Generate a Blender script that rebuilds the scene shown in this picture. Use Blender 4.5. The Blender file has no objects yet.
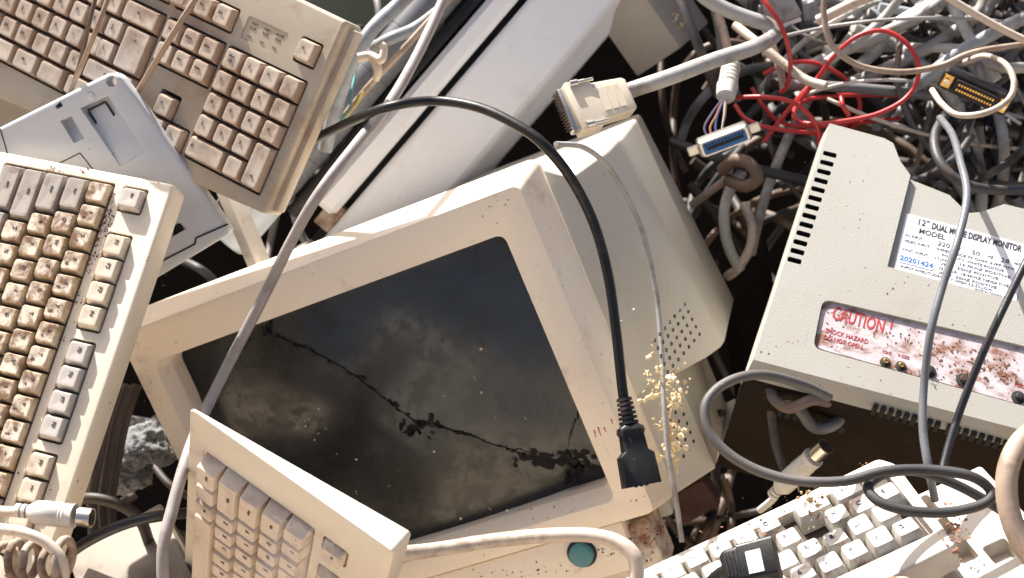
import bpy, bmesh, math, random
from mathutils import Vector, Matrix, noise
random.seed(7)
PI = math.pi
scene = bpy.context.scene
COL = scene.collection
FPX = 1024 * 50 / 36
U = 0.01905
PITCH = math.radians(37)
# ------------------------------------------------------------------ frames
sp, cp = math.sin(PITCH), math.cos(PITCH)
WCAM = Matrix(((1, 0, 0, 0), (0, sp, -cp, 0), (0, cp, sp, 1.6), (0, 0, 0, 1)))   # viewing frame -> world


def ray(px, py):
    return Vector(((px - 512) / FPX, (289 - py) / FPX, -1.0))


def P(px, py, d):
    """a place in the world, seen from the photographer's position at a distance d"""
    return WCAM @ (ray(px, py) * d)


def frame(x, y, t):
    x = Vector(x).normalized(); y = Vector(y); y = (y - x * x.dot(y)).normalized(); z = x.cross(y)
    return Matrix(((x.x, y.x, z.x, t[0]), (x.y, y.y, z.y, t[1]), (x.z, y.z, z.z, t[2]), (0, 0, 0, 1)))


def on(M, px, py, z=0.0):
    """local x, y of the point of the plane (local height z) of frame M"""
    n = M.col[2].xyz; o = M.translation + n * z
    r = ray(px, py)
    p = r * (o.dot(n) / r.dot(n))
    q = M.inverted() @ p
    return (q.x, q.y)


# ------------------------------------------------------------------ materials
def mat_base(name):
    m = bpy.data.materials.new(name); m.use_nodes = True
    nt = m.node_tree; b = nt.nodes['Principled BSDF']
    return m, nt, b


def ramp(nt, src, stops):
    r = nt.nodes.new('ShaderNodeValToRGB'); cr = r.color_ramp
    cr.elements[0].position, cr.elements[0].color = stops[0][0], (stops[0][1],) * 3 + (1,)
    cr.elements[1].position, cr.elements[1].color = stops[1][0], (stops[1][1],) * 3 + (1,)
    for p, v in stops[2:]:
        e = cr.elements.new(p); e.color = (v, v, v, 1)
    nt.links.new(src, r.inputs[0]); return r.outputs[0]


def noise_n(nt, co, scale, detail=6, rough=.6, dist=0.0):
    n = nt.nodes.new('ShaderNodeTexNoise'); n.inputs['Scale'].default_value = scale
    n.inputs['Detail'].default_value = detail; n.inputs['Roughness'].default_value = rough
    n.inputs['Distortion'].default_value = dist
    nt.links.new(co, n.inputs['Vector']); return n.outputs['Fac']


def mix(nt, fac, a, b):
    m = nt.nodes.new('ShaderNodeMix'); m.data_type = 'RGBA'
    for i, v in ((0, fac), (6, a), (7, b)):
        if isinstance(v, (int, float)): m.inputs[i].default_value = v
        elif isinstance(v, tuple): m.inputs[i].default_value = v + (1,) if len(v) == 3 else v
        else: nt.links.new(v, m.inputs[i])
    return m.outputs[2]


def mul(nt, a, k):
    m = nt.nodes.new('ShaderNodeMath'); m.operation = 'MULTIPLY'; m.use_clamp = True
    nt.links.new(a, m.inputs[0])
    if isinstance(k, (int, float)): m.inputs[1].default_value = k
    else: nt.links.new(k, m.inputs[1])
    return m.outputs[0]


def plastic(name, col, alt=None, dirt=(.16, .085, .045), amt=.5, cover=.56, scale=14, speck=.5, spk=(.09, .05, .03),
            rough=.42, bump=.12, coarse=0, spec=.5, stretch=None, seed=0.0, fine=None, side=None):
    m, nt, b = mat_base(name)
    tc = nt.nodes.new('ShaderNodeTexCoord'); mp = nt.nodes.new('ShaderNodeMapping')
    mp.inputs['Location'].default_value = (seed * 3.1, seed * 1.7, seed)
    if stretch: mp.inputs['Scale'].default_value = stretch
    nt.links.new(tc.outputs['Object'], mp.inputs[0]); co = mp.outputs[0]
    alt = alt or tuple(c * .86 for c in col)
    c = mix(nt, ramp(nt, noise_n(nt, co, scale * .45, 4, .6), ((.35, 0), (.65, 1))), col, alt)
    d = ramp(nt, noise_n(nt, co, scale, 9, .68, .3), ((cover, 0), (cover + .16, 1)))
    c = mix(nt, mul(nt, d, amt), c, dirt)
    d2 = ramp(nt, noise_n(nt, co, scale * 4.2, 7, .7, .6), ((.6, 0), (.7, 1)))
    c = mix(nt, mul(nt, d2, amt * .45), c, dirt)
    sm = nt.nodes.new('ShaderNodeMapping'); sm.inputs['Rotation'].default_value = (.3, .2, .7 + seed); sm.inputs['Scale'].default_value = (1, .035, 1)
    nt.links.new(tc.outputs['Object'], sm.inputs[0])
    sc_ = ramp(nt, noise_n(nt, sm.outputs[0], 420, 2, .5), ((.70, 0), (.74, 1)))
    sg_ = ramp(nt, noise_n(nt, co, 22, 2, .5), ((.5, 0), (.62, 1)))
    c = mix(nt, mul(nt, mul(nt, sc_, sg_), .35), c, tuple(v * .45 for v in col))
    if side:      # second colour mixed in on the steep flanks of the keys
        sn = nt.nodes.new('ShaderNodeSeparateXYZ'); nt.links.new(tc.outputs['Normal'], sn.inputs[0])
        fl_ = ramp(nt, sn.outputs[2], ((.55, 1), (.9, 0)))
        c = mix(nt, mul(nt, fl_, .62), c, side)
    if speck:
        s = ramp(nt, noise_n(nt, co, 230, 3, .55), ((.68, 0), (.73, 1)))
        g = ramp(nt, noise_n(nt, co, 25, 3, .6), ((.45, 0), (.6, 1)))
        c = mix(nt, mul(nt, mul(nt, s, g), speck), c, spk)
    nt.links.new(c, b.inputs['Base Color'])
    r = nt.nodes.new('ShaderNodeMapRange'); r.inputs[3].default_value = max(rough - .1, .05); r.inputs[4].default_value = min(rough + .22, 1)
    nt.links.new(noise_n(nt, co, scale * 2, 6, .65), r.inputs[0]); nt.links.new(r.outputs[0], b.inputs['Roughness'])
    b.inputs['Specular IOR Level'].default_value = spec
    bp = nt.nodes.new('ShaderNodeBump'); bp.inputs['Strength'].default_value = bump; bp.inputs['Distance'].default_value = .0008
    nt.links.new(noise_n(nt, co, fine or 900, 3, .6), bp.inputs['Height'])
    if coarse:
        b2 = nt.nodes.new('ShaderNodeBump'); b2.inputs['Strength'].default_value = coarse; b2.inputs['Distance'].default_value = .002
        nt.links.new(noise_n(nt, co, 60, 5, .6), b2.inputs['Height']); nt.links.new(b2.outputs[0], bp.inputs['Normal'])
    nt.links.new(bp.outputs[0], b.inputs['Normal'])
    return m


def simple(name, col, rough=.5, metal=0.0, var=.15, scale=60):
    m, nt, b = mat_base(name)
    tc = nt.nodes.new('ShaderNodeTexCoord')
    f = noise_n(nt, tc.outputs['Object'], scale, 5, .6)
    nt.links.new(mix(nt, f, tuple(c * (1 - var) for c in col), tuple(min(1, c * (1 + var)) for c in col)), b.inputs['Base Color'])
    b.inputs['Roughness'].default_value = rough; b.inputs['Metallic'].default_value = metal
    return m


CABLE_CACHE = {}
def cablemat(name, col, dirt=(.12, .075, .045), amt=.7, rough=.5):
    if name not in CABLE_CACHE:
        CABLE_CACHE[name] = plastic(name, col, dirt=dirt, amt=amt, cover=.50, scale=34, speck=.7, rough=rough, bump=.2, seed=len(CABLE_CACHE) * .7)
    return CABLE_CACHE[name]


M_CRT = plastic('cream_monitor_plastic', (.83, .72, .58), (.75, .635, .50), amt=.5, cover=.58, scale=11, speck=.7, rough=.4, bump=.06)
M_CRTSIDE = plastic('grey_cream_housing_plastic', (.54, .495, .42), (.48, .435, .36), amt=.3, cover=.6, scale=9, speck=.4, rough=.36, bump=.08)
M_KA = plastic('dusty_brown_keyboard_case', (.44, .385, .295), (.36, .285, .205), dirt=(.25, .12, .06), amt=.55, cover=.5, scale=16, speck=.5, rough=.45)
M_KAK = plastic('dusty_brown_keycap', (.60, .51, .415), (.51, .41, .315), dirt=(.22, .12, .065), amt=.6, cover=.48, scale=26, speck=.6, rough=.45, side=(.30, .185, .12))
M_KB = plastic('cream_keyboard_case', (.74, .645, .50), (.67, .57, .43), dirt=(.20, .08, .04), amt=.45, cover=.58, scale=18, speck=.9, spk=(.10, .04, .025), rough=.4)
M_KBK = plastic('stained_cream_keycap', (.70, .61, .48), (.62, .515, .38), dirt=(.15, .07, .035), amt=.95, cover=.43, scale=75, speck=.9, spk=(.07, .03, .02), rough=.3, side=(.50, .37, .22))
M_KBG = plastic('stained_grey_keycap', (.36, .315, .27), (.32, .28, .23), dirt=(.15, .07, .04), amt=.8, cover=.52, scale=80, speck=.7, rough=.32)
M_KBKC = plastic('clean_cream_keycap', (.60, .52, .41), (.55, .46, .34), dirt=(.2, .1, .05), amt=.5, cover=.57, scale=60, speck=.5, rough=.32)
M_KBGC = plastic('clean_grey_keycap', (.50, .45, .40), (.45, .40, .35), dirt=(.2, .1, .05), amt=.35, cover=.6, scale=30, speck=.4, rough=.34)
M_KC = plastic('ivory_keyboard_case', (.67, .61, .51), (.62, .55, .445), dirt=(.3, .16, .08), amt=.5, cover=.58, scale=14, speck=.4, rough=.36)
M_KCK = plastic('ivory_keycap', (.64, .55, .46), (.58, .48, .39), dirt=(.2, .11, .06), amt=.5, cover=.52, scale=34, speck=.5, rough=.42)
M_KD = plastic('white_keyboard_case', (.52, .48, .42), (.45, .405, .345), dirt=(.22, .11, .055), amt=.9, cover=.6, scale=15, speck=.6, rough=.42)
M_KDK = plastic('white_keycap', (.50, .475, .43), (.43, .395, .345), dirt=(.2, .12, .07), amt=.9, cover=.52, scale=55, speck=.6, rough=.4)
M_RUSTY = plastic('rust_stained_plastic', (.66, .57, .46), dirt=(.20, .075, .03), amt=1.0, cover=.45, scale=24, speck=.9, rough=.6)
M_PANEL = plastic('pale_grey_panel', (.53, .54, .56), (.48, .485, .50), dirt=(.3, .25, .2), amt=.2, cover=.6, scale=12, speck=.5, rough=.38)
M_CASING = plastic('light_grey_casing', (.83, .825, .83), (.79, .78, .785), dirt=(.3, .2, .12), amt=.25, cover=.58, scale=9, speck=.35, rough=.5, bump=.25, fine=600)
M_REAR = plastic('aged_cream_rear_shell', (.365, .35, .312), (.325, .305, .262), dirt=(.3, .17, .08), amt=.3, cover=.6, scale=10, speck=.7, rough=.5, bump=.3, fine=700)
M_UNDER = plastic('shade_brown_lower_shell', (.013, .0075, .0035), (.009, .005, .0025), dirt=(.05, .03, .015), amt=.5, cover=.54, scale=12, speck=.5, rough=.7, spec=.2)  # underside shade painted in as near-black brown, with some dirt
M_PLATE = plastic('rusted_white_plate', (.50, .455, .47), (.45, .39, .39), dirt=(.19, .075, .04), amt=1.0, cover=.475, scale=55, speck=1.0, spk=(.16, .06, .03), rough=.5, stretch=(1, 1.7, 1), seed=2.3)
M_LABEL = plastic('pale_label_paper', (.72, .71, .74), dirt=(.4, .3, .22), amt=.3, cover=.6, scale=30, speck=.3, rough=.35)
M_BOX = plastic('beige_box_plastic', (.36, .315, .26), dirt=(.2, .12, .06), amt=.4, scale=10, rough=.5)
M_INK = simple('dark_ink', (.15, .11, .085), .6)
M_PRINT = simple('black_print', (.03, .028, .028), .6)
M_INKB = simple('blue_black_ink', (.03, .03, .10), .6)
M_INKSTAMP = simple('blue_stamp_ink', (.05, .12, .42), .6)
M_INKRED = simple('red_ink', (.38, .03, .035), .6)
M_DARK = simple('black_interior', (.012, .011, .010), .7)
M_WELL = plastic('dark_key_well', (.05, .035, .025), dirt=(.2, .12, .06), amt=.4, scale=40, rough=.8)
M_BLACK = plastic('black_rubber', (.007, .0065, .007), (.012, .011, .011), dirt=(.12, .08, .055), amt=.35, cover=.56, scale=70, speck=.8, spk=(.2, .14, .1), rough=.36, spec=.35)
M_STEEL = simple('tarnished_steel', (.62, .58, .52), .28, 1.0, .25, 90)
M_GOLD = simple('brass_plating', (.75, .45, .13), .3, 1.0, .3, 90)
M_RUSTMETAL = plastic('rusty_metal', (.05, .026, .016), (.03, .016, .010), dirt=(.14, .06, .028), amt=.8, scale=40, rough=.75)
M_BLUE = simple('blue_insert', (.01, .13, .36), .4)
M_BUTTON = plastic('teal_button_plastic', (.055, .20, .22), dirt=(.1, .08, .06), amt=.5, scale=60, rough=.4)
M_ROLLER = plastic('smoky_dark_plastic', (.09, .093, .105), (.15, .15, .16), dirt=(.25, .2, .15), amt=.45, scale=18, speck=.8, spk=(.4, .35, .3), rough=.22)
M_CAP = plastic('pale_blue_grey_plastic', (.55, .60, .64), amt=.25, scale=20, rough=.4)
M_STRAW = simple('dry_straw', (.62, .46, .24), .8, 0, .35, 200)
M_SEED = simple('pale_husk', (.78, .66, .42), .8, 0, .3, 200)


def glassmat(name, dust_sheen, spread):
    m, nt, b = mat_base(name)
    tc = nt.nodes.new('ShaderNodeTexCoord'); co = tc.outputs['Object']
    blot = ramp(nt, noise_n(nt, co, 62, 9, .72, .3), ((.45, 0), (.56, 1)))
    big = ramp(nt, noise_n(nt, co, 8, 2, .5), ((.34, 0), (.80, 1)))
    c = mix(nt, blot, (.022, .025, .026), (.008, .009, .0095))
    c = mix(nt, mul(nt, big, spread), c, dust_sheen)  # pale patches: dust plus soft reflections painted into the glass colour
    sp_ = ramp(nt, noise_n(nt, co, 260, 2, .5), ((.70, 0), (.74, 1)))
    c = mix(nt, mul(nt, sp_, .25), c, (.22, .16, .1))
    rs = ramp(nt, noise_n(nt, co, 55, 8, .72, .5), ((.66, 0), (.74, 1)))
    c = mix(nt, mul(nt, rs, .25), c, (.20, .11, .05))
    nt.links.new(c, b.inputs['Base Color'])
    r = nt.nodes.new('ShaderNodeMapRange'); r.inputs[3].default_value = .20; r.inputs[4].default_value = .38
    nt.links.new(blot, r.inputs[0]); nt.links.new(r.outputs[0], b.inputs['Roughness'])
    b.inputs['Specular IOR Level'].default_value = .55
    return m
M_GLASS = glassmat('dark_screen_glass', (.018, .018, .017), .3); M_GLASSUP = glassmat('sheen_clouded_glass', (.075, .083, .085), .7)


def filmmat():
    m, nt, b = mat_base('clear_crumpled_film')
    b.inputs['Base Color'].default_value = (.85, .84, .82, 1); b.inputs['Roughness'].default_value = .12
    b.inputs['Alpha'].default_value = .16
    return m
M_FILM = filmmat()


# ------------------------------------------------------------------ mesh helpers
def new_mesh(name, verts, faces, mats, mi=None, smooth=True, angle=35):
    me = bpy.data.meshes.new(name)
    me.from_pydata([tuple(v) for v in verts], [], faces)
    for m in mats: me.materials.append(m)
    if mi:
        for p, k in zip(me.polygons, mi): p.material_index = k
    me.update()
    finish(me, smooth, angle)
    return me


def finish(me, smooth=True, angle=35):
    if smooth:
        me.polygons.foreach_set('use_smooth', [True] * len(me.polygons))
        me.set_sharp_from_angle(angle=math.radians(angle))
    return me


class G:
    """collects raw geometry of ONE mesh"""
    def __init__(s): s.v, s.f, s.m = [], [], []
    def add(s, v, f, m=0):
        o = len(s.v); s.v += [tuple(x) for x in v]; s.f += [tuple(i + o for i in q) for q in f]; s.m += [m] * len(f)
        return s
    def prism(s, poly, z0, z1, m=0, poly1=None):
        n = len(poly); p1 = poly1 or poly
        v = [(x, y, z0) for x, y in poly] + [(x, y, z1) for x, y in p1]
        f = [tuple(range(n - 1, -1, -1)), tuple(range(n, 2 * n))] + [(i, (i + 1) % n, n + (i + 1) % n, n + i) for i in range(n)]
        return s.add(v, f, m)
    def box(s, x0, x1, y0, y1, z0, z1, m=0):
        return s.prism([(x0, y0), (x1, y0), (x1, y1), (x0, y1)], z0, z1, m)
    def loft(s, rings, m=0, cap=True):
        n = len(rings[0]); v = [p for r in rings for p in r]; f = []
        for k in range(len(rings) - 1):
            a, b = k * n, (k + 1) * n
            f += [(a + i, a + (i + 1) % n, b + (i + 1) % n, b + i) for i in range(n)]
        if cap:
            f += [tuple(range(n - 1, -1, -1)), tuple(range(len(v) - n, len(v)))]
        return s.add(v, f, m)
    def lathe(s, a, b, prof, seg=20, m=0):
        """profile [(t along a->b in metres, radius)]"""
        a, b = Vector(a), Vector(b); d = (b - a).normalized()
        e = d.orthogonal().normalized(); g = d.cross(e)
        rings = [[a + d * t + (e * math.cos(2 * PI * i / seg) + g * math.sin(2 * PI * i / seg)) * r for i in range(seg)] for t, r in prof]
        return s.loft(rings, m)
    def mesh(s, name, mats, smooth=True, angle=35):
        return new_mesh(name, s.v, s.f, mats if isinstance(mats, (list, tuple)) else [mats], s.m, smooth, angle)


def roundpoly(p, r, seg=4):
    o = []
    for i in range(len(p)):
        a, b, c = Vector(p[i - 1]), Vector(p[i]), Vector(p[(i + 1) % len(p)])
        u1 = (a - b).normalized() * r; u2 = (c - b).normalized() * r
        for k in range(seg + 1):
            t = k / seg; o.append(tuple((b + u1) * (1 - t) ** 2 + b * 2 * t * (1 - t) + (b + u2) * t ** 2))
    return o


def rrect(x0, x1, y0, y1, r, seg=4):
    out = []
    for cx, cy, a in ((x1 - r, y1 - r, 0), (x0 + r, y1 - r, 90), (x0 + r, y0 + r, 180), (x1 - r, y0 + r, 270)):
        for k in range(seg + 1):
            t = math.radians(a + 90 * k / seg)
            out.append((cx + r * math.cos(t), cy + r * math.sin(t)))
    return out


def carve(me, cutters=(), bevel=0.0, seg=2, angle=35, ang_lim=30, wn=False):
    """boolean cuts and rounded edges, applied at once"""
    ob = bpy.data.objects.new('tmp', me); COL.objects.link(ob); tmp = []
    for c in cutters:
        co = bpy.data.objects.new('tmpc', c); COL.objects.link(co); tmp.append(co)
        md = ob.modifiers.new('b', 'BOOLEAN'); md.operation = 'DIFFERENCE'; md.object = co; md.solver = 'EXACT'
        md.use_self = True
    if bevel:
        md = ob.modifiers.new('v', 'BEVEL'); md.width = bevel; md.segments = seg; md.limit_method = 'ANGLE'
        md.angle_limit = math.radians(ang_lim); md.use_clamp_overlap = True
        if wn:
            finish(me, True, 60); md = ob.modifiers.new('n', 'WEIGHTED_NORMAL'); md.mode = 'FACE_AREA'; md.weight = 90
    bpy.context.view_layer.update()
    dg = bpy.context.evaluated_depsgraph_get()
    out = bpy.data.meshes.new_from_object(ob.evaluated_get(dg))
    bpy.data.objects.remove(ob)
    for c in tmp: bpy.data.objects.remove(c)
    if wn: return out
    return finish(out, True, angle)


TXT = {}
def text_geo(s, size, ext=.00012, bold=0.0, squeeze=1.0, align='CENTER'):
    k = (s, size, ext, bold, squeeze, align)
    if k not in TXT:
        cu = bpy.data.curves.new('t', 'FONT'); cu.body = s; cu.size = size; cu.extrude = ext; cu.offset = bold
        cu.align_x = align; cu.align_y = 'CENTER'; cu.resolution_u = 2
        ob = bpy.data.objects.new('t', cu); COL.objects.link(ob)
        bpy.context.view_layer.update()
        me = bpy.data.meshes.new_from_object(ob.evaluated_get(bpy.context.evaluated_depsgraph_get()))
        TXT[k] = ([(v.co.x * squeeze, v.co.y, v.co.z) for v in me.vertices], [tuple(p.vertices) for p in me.polygons])
        bpy.data.objects.remove(ob); bpy.data.meshes.remove(me)
    return TXT[k]


def put_text(g, s, x, y, z, size, m=0, rot=0.0, **k):
    v, f = text_geo(s, size, **k); c, q = math.cos(rot), math.sin(rot)
    g.add([(x + a * c - b * q, y + a * q + b * c, z + h) for a, b, h in v], f, m)


# ------------------------------------------------------------------ objects
def tag(o, label=None, cat=None, group=None, kind=None):
    if label: o['label'] = label
    if cat: o['category'] = cat
    if group: o['group'] = group
    if kind: o['kind'] = kind
    return o


def thing(name, label, cat, M=None, group=None):
    o = bpy.data.objects.new(name, None); COL.objects.link(o); o.empty_display_size = .02
    if M is not None: o.matrix_world = WCAM @ M
    return tag(o, label, cat, group)


def part(name, me, parent, label=None):
    o = bpy.data.objects.new(name, me); COL.objects.link(o); o.parent = parent
    me.name = name
    return tag(o, label)


def solo(name, me, label, cat, M=None, group=None, kind=None):
    o = bpy.data.objects.new(name, me); COL.objects.link(o); me.name = name
    if M is not None: o.matrix_world = WCAM @ M
    return tag(o, label, cat, group, kind)


def spline(pts, n=10):
    pts = [Vector(p) for p in pts]
    ext = [pts[0] * 2 - pts[1]] + pts + [pts[-1] * 2 - pts[-2]]
    out = []
    for i in range(len(pts) - 1):
        a, b, c, d = ext[i:i + 4]
        for k in range(n):
            t = k / n
            out.append(.5 * ((2 * b) + (c - a) * t + (2 * a - 5 * b + 4 * c - d) * t * t + (3 * b - a - 3 * c + d) * t ** 3))
    return out + [pts[-1]]


def tube(g, pts, r, seg=12, n=10, m=0, wob=.04, r1=None):
    path = spline(pts, n) if n > 1 else [Vector(p) for p in pts]
    d = (path[1] - path[0]).normalized(); e = d.orthogonal().normalized(); rings = []
    r1 = r if r1 is None else r1
    for i, p in enumerate(path):
        nd = (path[min(i + 1, len(path) - 1)] - path[max(i - 1, 0)]).normalized()
        e = (e - nd * e.dot(nd)).normalized(); f = nd.cross(e)
        rr = (r + (r1 - r) * i / (len(path) - 1)) * (1 + wob * noise.noise(p * 40))
        rings.append([p + (e * math.cos(2 * PI * k / seg) + f * math.sin(2 * PI * k / seg)) * rr for k in range(seg)])
    g.loft(rings, m); return path


def wpts(pts): return [P(*p) for p in pts]


def cord_thing(name, label, cat, pts, r_mm, mat, group=None, seg=12):
    """a cable that is one bare mesh"""
    w = wpts(pts); o = w[0]
    g = G(); tube(g, [p - o for p in w], r_mm / 1000, seg)
    ob = solo(name, g.mesh(name, mat, angle=60), label, cat, None, group)
    ob.location = o
    return ob


def cord_root(name, label, cat, pts, r_mm, mat, group=None, part_name='cord', seg=12):
    """a cable with plugs: an Empty plus its cord; returns root and the cord's points in the root's frame"""
    w = wpts(pts); o = w[0]
    t = thing(name, label, cat, None, group); t.location = o
    g = G(); loc = [p - o for p in w]; tube(g, loc, r_mm / 1000, seg)
    part(part_name, g.mesh(part_name, mat, angle=60), t)
    return t, loc, o


# ------------------------------------------------------------------ setting: sky, sun, ground
w = bpy.data.worlds.new('World'); scene.world = w; w.use_nodes = True
SUN = Vector((-.37, .925, -.07)).normalized()
sw = (WCAM.to_3x3() @ SUN).normalized()
sky = w.node_tree.nodes.new('ShaderNodeTexSky'); sky.sky_type = 'NISHITA'; sky.sun_disc = False; sky.air_density = .7; sky.dust_density = 6.0; sky.ozone_density = .3
sky.sun_elevation = math.asin(sw.z); sky.sun_rotation = math.atan2(sw.x, sw.y)
bg = w.node_tree.nodes['Background']; bg.inputs[1].default_value = .085
w.node_tree.links.new(sky.outputs[0], bg.inputs[0])
sl = bpy.data.lights.new('sun', 'SUN'); sl.energy = 4.8; sl.angle = math.radians(.5); sl.color = (1, .98, .94)
so = bpy.data.objects.new('sun', sl); COL.objects.link(so); so.rotation_euler = (-sw).to_track_quat('-Z', 'Y').to_euler()

cam = bpy.data.cameras.new('camera'); co = bpy.data.objects.new('camera', cam); COL.objects.link(co)
co.matrix_world = WCAM; cam.lens = 50; cam.sensor_width = 36; cam.clip_end = 500; cam.clip_start = .05
cam.dof.use_dof = True; cam.dof.focus_distance = 1.04; cam.dof.aperture_fstop = 9
scene.camera = co
scene.view_settings.view_transform = 'Standard'; scene.view_settings.look = 'None'
scene.view_settings.exposure = 1.32; scene.view_settings.gamma = 1


def ground_h(x, y):
    s = (y - 1.36) * 1.33 - 1.02 + 1.6 - .03
    lo, hi = .02, 1.35
    h = lo if s < lo else min(s, hi)
    if s > hi: h = hi - .25 * max(0, y - 2.6)
    f = max(0.0, 1 - max(0, abs(x) - 1.5) / 1.6); f = f * f * (3 - 2 * f)
    h = .02 + (max(h, 0.0) - .02) * f
    if y > 6: h = .02
    h = max(h, .0)
    return h + .05 * noise.fractal(Vector((x * 4, y * 4, 3)), .9, 2.0, 4) * (1 if abs(x) < 4 and y < 6 else .3)


gx = [-200, -60, -20, -8, -5, -4] + [-3 + .06 * i for i in range(101)] + [4, 5, 8, 20, 60, 200]
gy = [-200, -60, -20, -6, -3, -1, -.3] + [0 + .06 * i for i in range(100)] + [6.5, 8, 12, 20, 60, 200]
gv = [(x, y, ground_h(x, y)) for y in gy for x in gx]; nx = len(gx)
gf = [(j * nx + i, j * nx + i + 1, (j + 1) * nx + i + 1, (j + 1) * nx + i) for j in range(len(gy) - 1) for i in range(nx - 1)]
M_SOIL = plastic('shade_dark_soil_and_sand', (.008, .006, .005), (.006, .0045, .004), dirt=(.006, .005, .004), amt=.8, cover=.5, scale=8, speck=.3, spk=(.10, .08, .06), rough=.95, bump=.6, coarse=1.0, spec=.1)  # heap colour near-black: deep shade of the gaps is painted in
nt = M_SOIL.node_tree; b_ = nt.nodes['Principled BSDF']; src = b_.inputs['Base Color'].links[0].from_socket
tcg = nt.nodes.new('ShaderNodeTexCoord'); sepg = nt.nodes.new('ShaderNodeSeparateXYZ'); nt.links.new(tcg.outputs['Object'], sepg.inputs[0])
mrg = nt.nodes.new('ShaderNodeMapRange'); mrg.inputs[1].default_value = .15; mrg.inputs[2].default_value = .45; nt.links.new(sepg.outputs[1], mrg.inputs[0])
nt.links.new(mix(nt, mrg.outputs[0], mix(nt, noise_n(nt, tcg.outputs['Object'], 6, 8, .7), (.66, .53, .375), (.52, .41, .285)), src), b_.inputs['Base Color'])  # unseen yard in front of the heap: pale warm sand to bounce fill light
solo('ground', new_mesh('ground', gv, gf, [M_SOIL], angle=180), None, None, kind='structure')

# ------------------------------------------------------------------ keyboards
def key_mesh(x, y, w_, h_, leg, mat, poly=None, z0=-.0125, tilt=0.0, ink=None, size=.0042, hgt=0.0, dish=.0004):
    g = G(); a = U * w_ / 2 - .00035; b = U * h_ / 2 - .00035
    cx, cy = x * U, y * U
    jz = random.uniform(-.0005, .0003) + hgt
    tw, th = .0022, .0017
    def ring(ix, iy0, iy1, z, r):
        return [(px, py, z + (py - cy) * tilt) for px, py in rrect(cx - a + ix, cx + a - ix, cy - b + iy0, cy + b - iy1, r)]
    rings = [ring(0, 0, 0, z0, .0008), ring(.0001, .0001, .0001, z0 + .003, .0009), ring(tw * .30, th * .42, th * .22, -.0055, .0012),
             ring(tw * .9, th * 1.35, th * .6, jz - .0007, .0019), ring(tw * 1.05, th * 1.5, th * .75, jz - .0001, .0018),
             ring(tw * 1.3, th * 1.8, th * 1.0, jz, .0016), ring(tw * 1.3 + .0026, th * 1.8 + .0026, th + .0026, jz - dish, .0006)]
    if poly:      # stepped return key: wide part plus tail
        pass
    g.loft(rings)
    if leg:
        if isinstance(leg, str): leg = [(leg, -.0022, .0022)]
        for s, dx, dy in leg:
            put_text(g, s, cx + dx, cy + dy - .0002, jz - dish * .6, size * (1 if len(s) < 3 else .62), 1, ext=.0004)
    return g.mesh('key', [mat, ink or M_INK])


def in_view(M, x, y, w_=1, h_=1):
    return any(in_view1(M, x + a * w_ / 2, y + b * h_ / 2) for a in (-1, 0, 1) for b in (-1, 1))


def in_view1(M, x, y, m=420):
    p = M @ Vector((x * U, y * U, 0)); u, v = 512 + FPX * p.x / -p.z, 289 - FPX * p.y / -p.z
    return -m < u < 1024 + m and -m < v < 578 + m


def case_mesh(poly, zt, zb0, zb1, wells, mat, bevel=.0022, zw=-.0155, extra=(), welld=.0012, round_=.004):
    """slab with thickness running from zb0 (local y low) to zb1 (local y high) and wells cut for the keys"""
    if round_: poly = roundpoly(poly, round_)
    ys = [p[1] for p in poly]; y0, y1 = min(ys), max(ys)
    n = len(poly); zb = lambda y: zb0 + (zb1 - zb0) * (y - y0) / (y1 - y0)
    v = [(x, y, zb(y)) for x, y in poly] + [(x, y, zt) for x, y in poly]
    f = [tuple(range(n - 1, -1, -1)), tuple(range(n, 2 * n))] + [(i, (i + 1) % n, n + (i + 1) % n, n + i) for i in range(n)]
    me = new_mesh('case', v, f, [mat, M_WELL], smooth=False)
    if bevel: me = carve(me, (), bevel, 3)
    cut = []
    for x0, x1, yy0, yy1 in wells:
        g = G(); g.prism(rrect(x0 * U - welld, x1 * U + welld, yy0 * U - welld, yy1 * U + welld, .0022, 3), zw, .02)
        c = g.mesh('c', [mat], smooth=False); cut.append(c)
    for c in extra: cut.append(c)
    return carve(me, cut, .0004, 1)


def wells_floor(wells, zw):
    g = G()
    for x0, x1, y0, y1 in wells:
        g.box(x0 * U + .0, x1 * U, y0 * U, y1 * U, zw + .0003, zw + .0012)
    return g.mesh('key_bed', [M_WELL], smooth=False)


def keyboard(name, label, M, poly, zt, zb0, zb1, wells, keys, mcase, skip=(), bevel=.0022, z_in=-.0155, extra=()):
    t = thing(name, label, 'keyboard', M)
    part('case', case_mesh(poly, zt, zb0, zb1, wells, mcase, bevel, z_in, extra), t)
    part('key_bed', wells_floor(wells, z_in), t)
    def off_centre(k):
        p = M @ Vector((k[0] * U, k[1] * U, 0)); return max(abs(p.x / -p.z) / .36, abs(p.y / -p.z) / .203)
    for k in sorted(keys, key=off_centre)[:98]:
        if in_view(M, *k[:4]):
            part('key', key_mesh(*k[:6], **(k[6] if len(k) > 6 else {})), t)
    return t


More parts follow.
